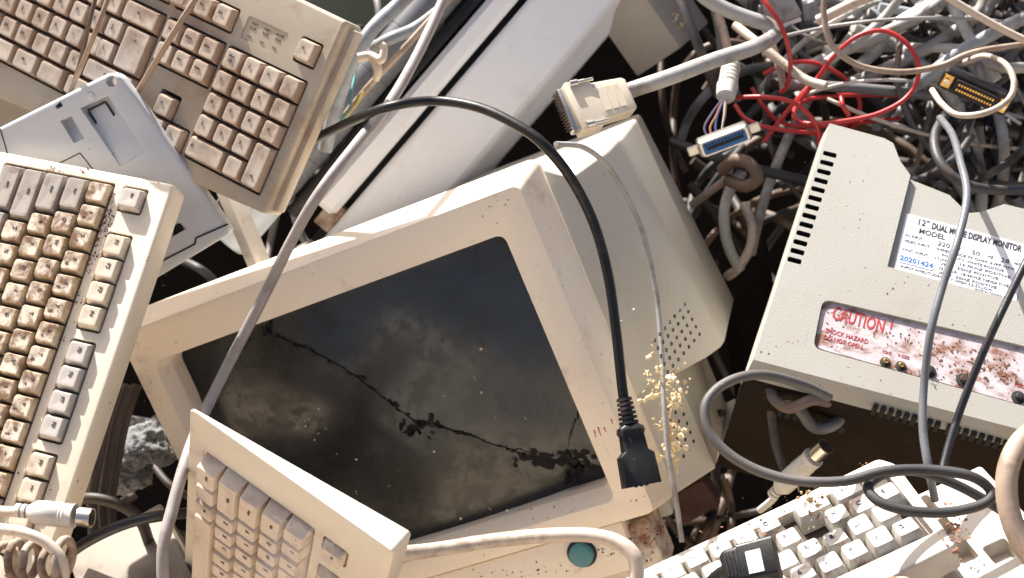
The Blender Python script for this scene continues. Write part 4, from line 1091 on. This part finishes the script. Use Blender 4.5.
# black socket lying on white keyboard
bs, loc, o = cord_root('power_cord', 'black power socket with a white sticker lying on the white keyboard', 'power cord', [(650, 620, .99), (690, 600, .96), (718, 575, .945), (728, 570, .94)], 4.0, M_BLACK)
a = P(724, 570, .94) - o; b = P(785, 556, .93) - o; d = (b - a).normalized(); ez = vdir(.1, .5, .85); ez = (ez - d * ez.dot(d)).normalized(); ex = d.cross(ez)
g = G(); rings = [[a + d * t + ex * x + ez * y for x, y in rrect(-w1, w1, -hh, hh, .003, 4)] for t, w1, hh in ((0, .009, .007), (.002, .0105, .0085), (.004, .011, .009), (.012, .0118, .0092), (.0125, .0128, .0098), (.036, .0135, .0100))]
g.loft(rings); bod = part('socket_body', fixn(g.mesh('x', [M_BLACK])), bs)
g = G(); obox(g, a + d * .0225 + ez * .0101 + ex * .002, ex, d, ez, .0075, .0050, .0003); part('sticker', fixn(g.mesh('x', [M_LABEL], smooth=False)), bod)
g = G()
for k in range(3): obox(g, a + d * (.004 + .0026 * k) + ez * .0094, ex, d, ez, .008, .0006, .0005)
part('grip_ribs', fixn(g.mesh('x', [M_BLACK], smooth=False)), bod)
g = G(); rings = [[a + d * t + ex * x + ez * y for x, y in rrect(-.0112, .0112, -.0078, .0078, .003, 4)] for t in (.0355, .0363)]; g.loft(rings)
part('socket_face', fixn(g.mesh('x', [M_RUSTMETAL])), bod)
# black cable bottom left
cord_thing('black_cable', 'glossy black cable over the grey casing at the bottom left', 'cable', [(60, 560, 1.06), (90, 540, 1.05), (125, 524, 1.05), (160, 516, 1.06), (200, 512, 1.10)], 4.2, C_BK)
for k, (x, dd, lab) in enumerate(((96, 1.18, 'brown cable hanging closest to the cream keyboard edge, lower left'), (106, 1.20, 'middle brown cable of three hanging in the lower left gap'), (115, 1.22, 'brown cable hanging nearest the rubble, lower left gap'))):
    cord_thing('brown_cable', lab, 'cable', [(x + 22, 385, dd), (x + 10, 420, dd), (x + 2, 460, dd), (x - 4, 500, dd), (x - 2, 540, dd)], 4.6, C_DB)
cord_thing('brown_cable', 'brown cable bending out flat under the dark gap at the lower left', 'cable', [(60, 505, 1.14), (90, 498, 1.12), (120, 505, 1.12), (140, 520, 1.13), (150, 545, 1.15)], 4.6, C_DB)
# curly lead lower left
def coil(name, label, ctr, axis_px, turns, rad, r_mm, mat):
    A, B = P(*ctr), P(*axis_px); d = B - A; L = d.length; d.normalize(); e = d.orthogonal().normalized(); f = d.cross(e); pts = []
    n = int(turns * 10)
    for i in range(n + 1):
        t = i / n; ph = 2 * PI * turns * t
        pts.append(d * (L * t) + e * .010 * noise.noise(Vector((t * 4, 8, 1))) + f * .012 * noise.noise(Vector((t * 5, 1, 7))) + (e * math.cos(ph) + f * math.sin(ph)) * rad * (1 + .75 * noise.noise(Vector((t * 9, 3, 1)))))
    g = G(); tube(g, pts, r_mm / 1000, 10, 3); o = solo(name, g.mesh('x', [mat], angle=60), label, 'cable'); o.location = A
coil('coiled_lead', 'dirty cream coiled lead piled on the bottom left corner', (-12, 560, .97), (72, 566, .95), 5.5, .0135, 2.9, plastic('mud_caked_lead', (.42, .34, .27), (.30, .23, .17), dirt=(.13, .07, .04), amt=.9, cover=.45, scale=40, speck=.8, rough=.7, bump=.4))
cord_thing('keyboard_cable', 'cream cable arching over the coiled lead at the bottom left', 'cable', [(-30, 528, .95), (0, 529, .945), (25, 533, .94), (48, 544, .94), (62, 562, .94), (64, 590, .945)], 3.8, C_CR)

# ------------------------------------------------------------------ red wires and tangle, upper right
RED = [
 ('red wire dropping from the top edge beside the grey plug hoods', [(750, -15, 1.260), (768, 6, 1.250), (783, 30, 1.250), (790, 58, 1.260), (789, 80, 1.270), (782, 92, 1.290)]),
 ('red wire arching above the blue-faced connector', [(728, 102, 1.300), (735, 98, 1.280), (765, 97, 1.260), (792, 102, 1.250), (810, 116, 1.250), (818, 132, 1.260), (820, 150, 1.280)]),
 ('large open red wire loop above the right monitor', [(796, 105, 1.310), (815, 82, 1.290), (835, 55, 1.270), (858, 36, 1.260), (885, 31, 1.255), (908, 45, 1.250), (919, 70, 1.250), (908, 96, 1.250), (880, 113, 1.250), (845, 121, 1.255), (812, 124, 1.260), (795, 118, 1.280), (797, 106, 1.300), (815, 98, 1.320), (860, 95, 1.330), (930, 97, 1.340)]),
 ('red wire slanting down left from the large red loop', [(840, 48, 1.300), (820, 75, 1.310), (800, 96, 1.315), (782, 118, 1.320), (764, 142, 1.330)]),
 ('red wire curving behind the large red loop', [(764, 74, 1.340), (785, 64, 1.330), (810, 62, 1.330), (832, 70, 1.330), (850, 84, 1.335), (860, 105, 1.340), (852, 130, 1.360)]),
 ('short cut red wire stub standing up inside the red loop', [(841, 97, 1.250), (843, 106, 1.245), (849, 115, 1.250)]),
 ('red wire dipping below the red arch beside the connector', [(735, 105, 1.330), (745, 118, 1.320), (765, 127, 1.310), (800, 132, 1.310), (830, 134, 1.330)]),
 ('dark red wire crossing low behind the tangle', [(752, 88, 1.370), (765, 108, 1.360), (785, 124, 1.360), (830, 126, 1.360), (900, 118, 1.370)]),
]
for lab, pts in RED: cord_thing('red_wire', lab, 'wire', pts, 2.15, C_RED, 'red wires')
FRONT = [
 ('tan_cable', 'thin tan cable hanging from the top edge and sweeping to the right edge', C_TAN, 2.6, [(826, -20, 1.22), (824, 15, 1.22), (832, 45, 1.22), (858, 65, 1.22), (900, 72, 1.22), (940, 66, 1.22), (975, 52, 1.22), (1040, 42, 1.23)]),
 ('tan_cable', 'straight tan cable slanting down to the top right edge', C_CR, 3.2, [(930, -14, 1.19), (965, 8, 1.19), (1000, 28, 1.19), (1045, 50, 1.19)]),
 ('cream_cable', 'thin cream cable looping round the black connector', C_CR, 2.6, [(932, 90, 1.21), (942, 104, 1.19), (958, 115, 1.175), (985, 113, 1.165), (1008, 100, 1.165), (1014, 82, 1.17), (1005, 64, 1.18), (985, 56, 1.20), (965, 62, 1.23)]),
 ('cut_cable', 'cream cable with a cut open end among the red wires', C_CR, 4.2, [(735, 25, 1.30), (760, 45, 1.28), (785, 65, 1.27), (806, 80, 1.26), (826, 86, 1.25)]),
 ('tan_cable', 'short tan cable hanging under the bend of the thick grey cable', C_TAN, 3.6, [(766, 30, 1.29), (774, 50, 1.285), (780, 70, 1.28), (784, 88, 1.28)]),
 ('grey_cable', 'thick light grey cable rising from the red loop to the top edge', C_LG, 6.0, [(790, 75, 1.36), (840, 52, 1.34), (885, 33, 1.33), (930, 10, 1.32), (965, -20, 1.32)]),
 ('grey_cable', 'second thick light grey cable, right of the row of dark connector pins', C_LG, 6.0, [(850, 84, 1.36), (900, 62, 1.34), (945, 38, 1.33), (980, 10, 1.33), (990, -25, 1.33)]),
 ('grey_cable', 'slate cable with light flecks in front of the dark hollow, top right', C_DG, 6.0, [(800, 28, 1.39), (850, 24, 1.38), (895, 34, 1.37), (930, 52, 1.37), (960, 75, 1.37)]),
 ('grey_cable', 'dark cable running level under the large red loop', C_G, 5.0, [(780, 84, 1.33), (840, 87, 1.32), (900, 92, 1.32), (960, 98, 1.33), (1040, 96, 1.34)]),
 ('grey_cable', 'blue grey cable leaving the top right corner downward', C_BG, 6.2, [(1040, 10, 1.27), (1000, 30, 1.28), (960, 52, 1.29), (930, 75, 1.30), (905, 92, 1.33)]),
 ('grey_cable', 'pale cable crossing behind the black connector to the right edge', C_LG, 5.0, [(940, 60, 1.31), (980, 62, 1.29), (1005, 68, 1.29), (1045, 66, 1.30)]),
 ('dark_cable', 'grey cable slanting down behind the thick light grey cable', C_DG, 4.6, [(676, -10, 1.30), (690, 25, 1.29), (704, 60, 1.29), (718, 95, 1.32)]),
 ('grey_cable', 'grey cable curving beside the beige box at the top', C_G, 4.8, [(712, -5, 1.34), (720, 30, 1.35), (724, 60, 1.36), (738, 100, 1.38)]),
 ('grey_cable', 'pale cable curving down in the dark gap between the monitors', C_LG, 5.2, [(742, 172, 1.34), (730, 190, 1.33), (724, 215, 1.33), (728, 245, 1.34), (740, 270, 1.35)]),
 ('brown_cable', 'brown cable hooked over below the blue-faced connector', C_BR, 6.0, [(722, 170, 1.32), (735, 160, 1.30), (750, 164, 1.29), (757, 178, 1.29), (745, 186, 1.30), (728, 180, 1.32)]),
 ('tan_cable', 'mottled pale cable end in the dark gap between the monitors', C_CR, 4.6, [(744, 205, 1.36), (752, 225, 1.34), (750, 248, 1.34), (738, 268, 1.35), (728, 276, 1.37)]),
 ('tan_cable', 'tan cable slanting left in the gap beside the monitor housing', C_TAN, 4.0, [(692, 205, 1.38), (712, 190, 1.36), (726, 178, 1.36), (732, 160, 1.37)]),
 ('brown_cable', 'grey brown cable slanting right in the gap below the connector', C_DB, 5.0, [(690, 185, 1.40), (712, 212, 1.39), (728, 235, 1.39), (752, 262, 1.40)]),
 ('grey_cable', 'cable knotted under the looped cable beside the right monitor', C_MUD, 4.4, [(770, 385, 1.10), (775, 400, 1.09), (790, 408, 1.085), (812, 400, 1.08), (828, 402, 1.09)]),
 ('grey_cable', 'slate cable dropping straight down to the round white plug', C_DG, 3.6, [(770, 398, 1.13), (772, 420, 1.13), (776, 445, 1.13), (784, 470, 1.13)]),
 ('grey_cable', 'second grey cable curling under the right monitor', C_G, 4.6, [(782, 392, 1.11), (800, 410, 1.10), (815, 428, 1.10), (835, 424, 1.10), (848, 405, 1.12)]),
 ('blue_grey_cable', 'thick blue grey cable beside the top corner of the brown keyboard', C_BG, 6.8, [(425, -20, 1.28), (395, 8, 1.28), (372, 30, 1.27), (352, 62, 1.27), (338, 100, 1.28), (325, 150, 1.30)]),
 ('tan_cable', 'tan lead running along the smoky roller', C_TAN, 3.0, [(458, -10, 1.27), (430, 20, 1.27), (398, 55, 1.27), (370, 85, 1.28), (345, 115, 1.29)]),
 ('grey_cable', 'blue grey cable stub crossing the tan lead', C_BG, 5.5, [(440, 10, 1.30), (415, 28, 1.30), (392, 38, 1.29), (372, 48, 1.30)]),
 ('thin_wire', 'thin yellow wire in the gap right of the brown keyboard', cablemat('yellow_wire', (.55, .42, .08)), 1.1, [(378, 72, 1.28), (366, 88, 1.28), (358, 102, 1.28), (345, 118, 1.28)]),
 ('thin_wire', 'thin teal wire in the gap right of the brown keyboard', cablemat('teal_wire', (.08, .32, .36)), 1.2, [(356, 70, 1.29), (352, 90, 1.28), (350, 108, 1.28), (340, 122, 1.28)]),
 ('thin_wire', 'thin red wire in the gap right of the brown keyboard', C_RED, 1.2, [(372, 84, 1.29), (358, 96, 1.29), (350, 108, 1.29), (340, 125, 1.29)]),
]
for nm, lab, m, r_, pts in FRONT: cord_thing(nm, lab, 'cable' if 'wire' not in nm else 'wire', pts, r_, m)
# tan clip like a bone in the gap
g = G(); w_ = wpts([(358, 58, 1.24), (370, 56, 1.24), (381, 60, 1.235), (384, 48, 1.235), (381, 44, 1.235)]); tube(g, [p - w_[0] for p in w_], .0045, 10, r1=.0030)
tube(g, [p - w_[0] for p in wpts([(374, 57, 1.24), (378, 70, 1.24), (376, 80, 1.245)])], .0048, 10, r1=.003)
o = solo('plastic_clip', g.mesh('x', [C_CR], angle=60), 'cream broken plastic clip in the gap right of the brown keyboard', 'clip'); o.location = w_[0]

# anonymous cables filling the deeper tangle
rnd = random.Random(11)
def filler(n, box, dr, mats, label, group, rr=(3.5, 6.5), arc=60, xmin=-99):
    for i in range(n):
        x0, y0, x1, y1 = box; cx_, cy_ = rnd.uniform(x0, x1), rnd.uniform(y0, y1); a0 = rnd.uniform(0, 6.28); pts = []
        d0 = rnd.uniform(*dr); cur = rnd.uniform(-.42, .42)
        x, y = cx_, cy_; L = rnd.uniform(.5, 1.2) * arc
        for k in range(9):
            pts.append((x, y, d0 + rnd.uniform(-.03, .03))); x += L * math.cos(a0) * .62; y += L * math.sin(a0) * .62; a0 += cur
        mt = rnd.choice(mats); rad = rnd.uniform(*rr)
        if min(p[0] for p in pts) > xmin: cord_thing('cable', label, 'cable', pts, rad, mt, group, seg=8)
filler(54, (780, -10, 1040, 130), (1.36, 1.50), [C_G, C_LG, C_DG, C_BG, C_LG, C_G, C_DG, C_WH], 'grey cable deep in the upper right tangle', 'grey cables deep in the tangle', (2.6, 5.6), 60, 665)
filler(20, (790, 0, 1000, 85), (1.28, 1.36), [C_LG, C_WH, C_CR, C_LG, C_BG, C_G], 'thick pale cable looping across the upper right tangle', 'thick pale cables in the tangle', (4.2, 6.0), 95, 755)
filler(26, (770, -10, 1040, 120), (1.33, 1.46), [C_BK, C_DG, C_DG, C_BK, C_MUD], 'black or slate cable woven through the upper right tangle', 'black cables in the tangle', (2.2, 4.2), 62, 745)
filler(22, (770, -10, 1040, 110), (1.30, 1.42), [C_LG, C_CR, C_WH, C_G, C_DG, C_TAN, C_LG], 'thin wire among the thicker cables of the upper right tangle', 'thin wires in the tangle', (1.2, 2.6), 70, 745)
filler(26, (925, 100, 1040, 205), (1.28, 1.45), [C_DG, C_BK, C_DG, C_G], 'dark cable behind the notched top of the right monitor', 'dark cables behind the right monitor', (3, 5), 50)
filler(30, (670, 60, 800, 330), (1.44, 1.60), [C_DB, C_DB, C_DB, C_BR, C_DG, C_DG], 'brownish cable in the shaded gap between the two monitors', 'shaded cables between the monitors', (3.5, 6), 55, 655)
filler(12, (300, 60, 350, 150), (1.42, 1.5), [C_DG, C_BG, C_G], 'grey cable in the gap behind the brown keyboard', 'cables behind the brown keyboard', (3.5, 6), 36)
filler(14, (690, 400, 800, 560), (1.36, 1.55), [C_DB, C_DB, C_BR], 'brown cable in the dark hollow above the white keyboard', 'cables in the dark hollow', (3.5, 5.5), 50)
filler(12, (90, 380, 210, 540), (1.30, 1.45), [C_DB, C_DG], 'dark cable in the hollow beside the cream keyboard', 'cables in the lower left hollow', (3.5, 5.5), 50)

# black D connector with brass plates, grey hoods, dark pin row
def dconn(label, px, py, d, ex, ez, w1, h1, depth, mshell, mface, nm='connector', pins=13, plates=True):
    o = P(px, py, d); t = thing(nm, label, 'connector'); t.location = o
    ex = vdir(*ex); ez = vdir(*ez); ez = (ez - ex * ez.dot(ex)).normalized(); ey = ez.cross(ex); z = Vector((0, 0, 0))
    g = G(); rings = [[ez * q + ex * x + ey * y for x, y in rrect(-a, a, -b, b, min(.004, b * .6), 4)] for q, a, b in ((-depth, w1 * .9, h1 * .9), (-.002, w1, h1), (0, w1 * .96, h1 * .9))]
    g.loft(rings); part('connector_hood', fixn(g.mesh('x', [mshell])), t)
    g = G(); rings = [[ez * q + ex * x + ey * y for x, y in rrect(-a, a, -h1 * .62, h1 * .62, .002, 3)] for q, a in ((-.001, w1 * .62), (.0035, w1 * .60))]
    g.loft(rings); face = part('connector_face', fixn(g.mesh('x', [mface])), t)
    g = G()
    for r_ in (-1, 1):
        for k in range(pins): obox(g, ez * .0037 + ex * (k - (pins - 1) / 2) * (w1 * 1.05 / pins) + ey * r_ * h1 * .25, ex, ey, ez, w1 * .024, h1 * .10, .0005)
    part('pins', fixn(g.mesh('x', [M_GOLD], smooth=False)), face)
    if plates:
        for s in (-1, 1):
            g = G(); obox(g, ex * s * w1 * .80 + ez * .0006, ex, ey, ez, w1 * .13, h1 * .62, .0008); pl = part('fixing_plate', carve(fixn(g.mesh('x', [M_GOLD], smooth=False)), (), .0004, 1), t)
            g = G(); g.lathe(ex * s * w1 * .82 + ez * .0005, ex * s * w1 * .82 + ez, [(0, .0024), (.0028, .0024), (.0030, .0012)], 12); part('screw', g.mesh('x', [M_STEEL]), pl)
    return t
dconn('black connector with two rows of brass pins, upper right above the monitor', 975, 93, 1.185, (.90, -.43, .08), (-.35, -.50, .80), .031, .0095, .014, M_BLACK, M_DARK)
dconn('steel connector with a dark comb of pins wedged among thick grey cables', 918, 18, 1.33, (.80, .45, .2), (.3, -.5, .8), .025, .007, .01, M_STEEL, M_DARK, pins=12, plates=False)
def hood(label, px, py, d, ex, ez, w1, h1, depth):
    o = P(px, py, d); t = thing('cable_connector', label, 'connector'); t.location = o
    ex = vdir(*ex); ez = vdir(*ez); ez = (ez - ex * ez.dot(ex)).normalized(); ey = ez.cross(ex)
    g = G(); obox(g, Vector((0, 0, 0)), ex, ey, ez, w1, h1, depth, 0, 1.1, .8); part('plug_hood', carve(fixn(g.mesh('x', [C_LG], smooth=False)), (), .003, 2), t)
    g = G(); obox(g, -ey * (h1 + .003), ex, ey, ez, w1 * .95, .003, depth * .6); part('plug_shell', carve(fixn(g.mesh('x', [M_STEEL], smooth=False)), (), .001, 1), t)
    g = G()
    for k in range(10): obox(g, -ey * (h1 + .0062) + ex * (k - 4.5) * w1 * .18, ex, ey, ez, w1 * .04, .0004, depth * .35)
    part('contacts', fixn(g.mesh('x', [M_DARK], smooth=False)), t)
hood('pale grey connector hood with a round mark, upper right beside the red wire', 778, 6, 1.37, (.93, .35, .1), (.1, -.2, .95), .017, .016, .008)
hood('pale grey flat plug lying above the red wires, right of the marked hood', 804, 26, 1.40, (.93, .36, .1), (.1, -.3, .9), .021, .022, .008)

# ------------------------------------------------------------------ right-hand white case piece and film
MH = frame(xD + nD * .0, yD, ray(955, 525) * 1.0)
g = G(); g.box(-.03, .045, -.075, .045, -.022, 0.0); cut = []
for a, b in ((-.018, .02), (-.018, -.008), (-.018, -.036), (.004, -.05)):
    gg = G(); gg.prism(rrect(a, a + .017, b, b + .02, .002, 3), -.012, .03); cut.append(gg.mesh('c', [M_KD], smooth=False))
solo('keyboard_shell', carve(carve(g.mesh('x', [M_KD], smooth=False), (), .003, 2), cut, .0006, 1), 'broken white keyboard shell with empty key holes, lower right', 'keyboard shell', MH)
# crumpled film
bm = bmesh.new(); bmesh.ops.create_grid(bm, x_segments=26, y_segments=26, size=.03)
for v in bm.verts:
    c = v.co * 38; v.co.z = .008 * noise.fractal(Vector((c.x, c.y, 1)), .7, 2.1, 3) + .006 * noise.noise(Vector((c.x * .5, c.y * .5, 4))); v.co.x *= .8
me = bpy.data.meshes.new('film'); bm.to_mesh(me); bm.free(); me.materials.append(M_FILM); finish(me, True, 18)
solo('plastic_film', me, 'scrap of clear crumpled plastic film on the ivory keyboard', 'film', frame((.8, -.3, .2), (.2, .8, .4), ray(298, 562) * .965))

# ------------------------------------------------------------------ small debris
def debris(name, label, spots, seed, mats):
    rnd = random.Random(seed); g = G(); o = P(*spots[0][:3])
    for px, py, d, n, s, sz in spots:
        for i in range(n):
            c = P(rnd.gauss(px, s), rnd.gauss(py, s * 1.3), d + rnd.uniform(-.006, .003)) - o
            if rnd.random() < .6:
                r_ = sz * rnd.uniform(.4, 1.1); bm = bmesh.new(); bmesh.ops.create_icosphere(bm, subdivisions=1, radius=r_)
                q = rnd.uniform(.5, 1.2)
                vs = [c + Vector((v.co.x * q, v.co.y, v.co.z * .8)) * (1 + .3 * rnd.uniform(-1, 1)) for v in bm.verts]
                g.add(vs, [tuple(v.index for v in f.verts) for f in bm.faces], rnd.randint(0, len(mats) - 1)); bm.free()
            else:
                dirv = Vector((rnd.gauss(0, 1), rnd.gauss(0, 1), rnd.gauss(0, 1))).normalized() * sz * rnd.uniform(1.2, 3.2)
                tube(g, [c, c + dirv * .5 + Vector((0, 0, sz * .3)), c + dirv], sz * .16, 5, 3, rnd.randint(0, len(mats) - 1))
    ob = solo(name, g.mesh('x', mats, angle=30), label, 'debris', kind='stuff'); ob.location = o
g = G(); o_ = P(676, 470, 1.145); rnd = random.Random(31)
main_ = [P(*q) - o_ for q in ((678, 474, 1.145), (671, 440, 1.15), (664, 405, 1.145), (659, 372, 1.135), (652, 345, 1.125))]
path_ = tube(g, main_, .0011, 6, 8, 0, .2, .0006)
for i in range(16):
    p = path_[rnd.randint(3, len(path_) - 1)]; d_ = Vector((rnd.gauss(.2, .8), rnd.gauss(-.3, .6), rnd.gauss(.4, .7))).normalized() * rnd.uniform(.008, .022)
    tube(g, [p, p + d_ * .6 + Vector((0, 0, .001)), p + d_], .00055, 5, 4, 0, .2)
    for k in range(3):
        c = p + d_ * rnd.uniform(.7, 1.05) + Vector((rnd.gauss(0, .001), rnd.gauss(0, .001), rnd.gauss(0, .001))); q = d_.normalized()
        g.lathe(c - q * .002, c, [(0, .0004), (.0013, .0016), (.003, .0019), (.0046, .0008)], 7, 1)
o = solo('dry_weed', g.mesh('x', [M_STRAW, M_SEED], angle=40), 'dry yellow weed stalk with husks leaning on the perforated monitor side', 'weed'); o.location = o_
debris('dry_debris', 'yellow dry husks and straw caught against the cracked monitor side', [(655, 385, 1.127, 16, 4, .0022), (671, 397, 1.170, 34, 7, .0026), (664, 425, 1.150, 20, 4, .0024), (675, 455, 1.140, 12, 4, .0022), (648, 375, 1.113, 10, 3, .002), (626, 320, 1.115, 6, 12, .0011), (678, 378, 1.182, 14, 8, .0022)], 5, [M_STRAW, M_SEED, M_STRAW])
debris('dry_debris', 'brown straw crumbs between the keys of the white keyboard', [(812, 502, .985, 46, 6, .0017), (820, 510, .985, 16, 9, .0012), (760, 530, .99, 10, 5, .0012)], 6, [M_STRAW, simple('brown_crumb', (.25, .13, .06), .9)])
debris('dry_debris', 'yellow crumbs on the beige box at the top', [(655, 14, 1.385, 8, 3, .0028), (673, 24, 1.375, 12, 3, .0030)], 7, [M_SEED, M_STRAW])
debris('dry_debris', 'pale crumbs along the rim of the caution plate', [(921, 350, 1.075, 7, 3, .0013), (985, 403, 1.085, 8, 6, .0012), (1015, 410, 1.085, 14, 5, .0016)], 8, [M_SEED, M_STRAW])
debris('dry_debris', 'tiny flakes scattered over the broken screen', [(330, 430, 1.167, 5, 14, .0012), (470, 520, 1.158, 12, 22, .0012), (380, 490, 1.165, 8, 26, .0012), (310, 425, 1.169, 4, 6, .0012), (470, 395, 1.143, 6, 30, .0014)], 9, [M_SEED, M_STRAW])


def flakes(name, label, M, spots, mats, seed, z=.0):
    rnd = random.Random(seed); g = G(); a0 = on(M, spots[0][0], spots[0][1], z)
    for px, py, n, sx_, sy_, sz in spots:
        for i in range(n):
            x, y = on(M, rnd.gauss(px, sx_), rnd.gauss(py, sy_), z); k = rnd.randint(4, 7); r_ = sz * rnd.uniform(.3, 1.3); a = rnd.uniform(0, 6.28); p = []
            for j in range(k):
                t = 2 * PI * j / k; u_ = r_ * rnd.uniform(.5, 1.2) * math.cos(t); v_ = r_ * rnd.uniform(.3, .9) * math.sin(t)
                p.append((x - a0[0] + u_ * math.cos(a) - v_ * math.sin(a), y - a0[1] + u_ * math.sin(a) + v_ * math.cos(a)))
            g.prism(p, z - .0002, z + rnd.uniform(.0001, .0004), rnd.randint(0, len(mats) - 1))
    return solo(name, g.mesh('x', mats, smooth=False), label, 'debris', M @ Matrix.Translation((a0[0], a0[1], 0)), None, 'stuff')
M_RF = simple('rust_flake', (.21, .085, .04), .8, 0, .5, 300); M_DF = simple('dark_flake', (.11, .05, .028), .8, 0, .4, 300)
flakes('rust_flakes', 'dark rust flakes strewn between the number row and the function keys of the cream keyboard', MB, [(110, 205, 40, 4, 9, .0010), (105, 222, 60, 3, 8, .0011), (98, 240, 40, 3, 8, .0010), (90, 262, 26, 3, 8, .0009), (78, 300, 16, 3, 9, .0008), (55, 168, 18, 8, 3, .0009), (87, 172, 8, 4, 2, .0008), (60, 330, 14, 3, 7, .0010), (150, 250, 8, 12, 40, .0006), (30, 475, 10, 6, 3, .0012)], [M_RF, M_DF, M_RF], 21, ZB)
flakes('rust_flakes', 'brown rust flakes stuck all over the caution plate', M2, [(985, 366, 60, 22, 7, .0013), (945, 350, 40, 14, 5, .0012), (1010, 378, 30, 8, 6, .0014), (905, 338, 26, 16, 5, .0010), (842, 316, 26, 14, 4, .0009), (832, 335, 14, 6, 6, .0009), (965, 372, 16, 8, 3, .0012), (920, 372, 14, 20, 3, .0009)], [M_RF, M_DF, M_RF], 22, -.0027)
flakes('dirt_specks', 'small dark dirt specks on the front frame of the cracked monitor', M1, [(340, 265, 9, 80, 8, .0006), (545, 300, 8, 10, 60, .0007), (500, 205, 6, 20, 8, .0007), (150, 380, 7, 8, 20, .0006), (640, 500, 6, 8, 8, .0010), (560, 510, 8, 30, 6, .0008), (590, 400, 7, 12, 30, .0006)], [M_DF, M_RF], 23, 0)
flakes('dirt_specks', 'small dark dirt specks on the back of the labelled monitor', M2, [(850, 200, 14, 20, 50, .0006), (870, 290, 12, 30, 12, .0007), (780, 345, 9, 14, 8, .0007), (900, 385, 10, 60, 6, .0007), (980, 320, 8, 30, 8, .0006)], [M_DF, M_RF], 24, 0)
flakes('dirt_specks', 'brown dirt specks between the keys of the white sunlit keyboard', MD, [(760, 540, 40, 50, 16, .0009), (830, 505, 60, 40, 16, .0010), (880, 480, 30, 20, 10, .0010), (720, 545, 20, 40, 6, .0007), (955, 528, 70, 7, 14, .0016)], [M_DF, M_RF], 25, -.0052)
flakes('dirt_specks', 'black dirt crumbs around the teal button of the cracked monitor', M1, [(612, 552, 26, 14, 4, .0010), (560, 568, 16, 22, 3, .0009), (628, 540, 10, 5, 6, .0012), (500, 572, 14, 24, 3, .0008), (650, 545, 16, 8, 10, .0012)], [M_DF, simple('black_crumb', (.02, .015, .012), .9)], 26, -.0033)
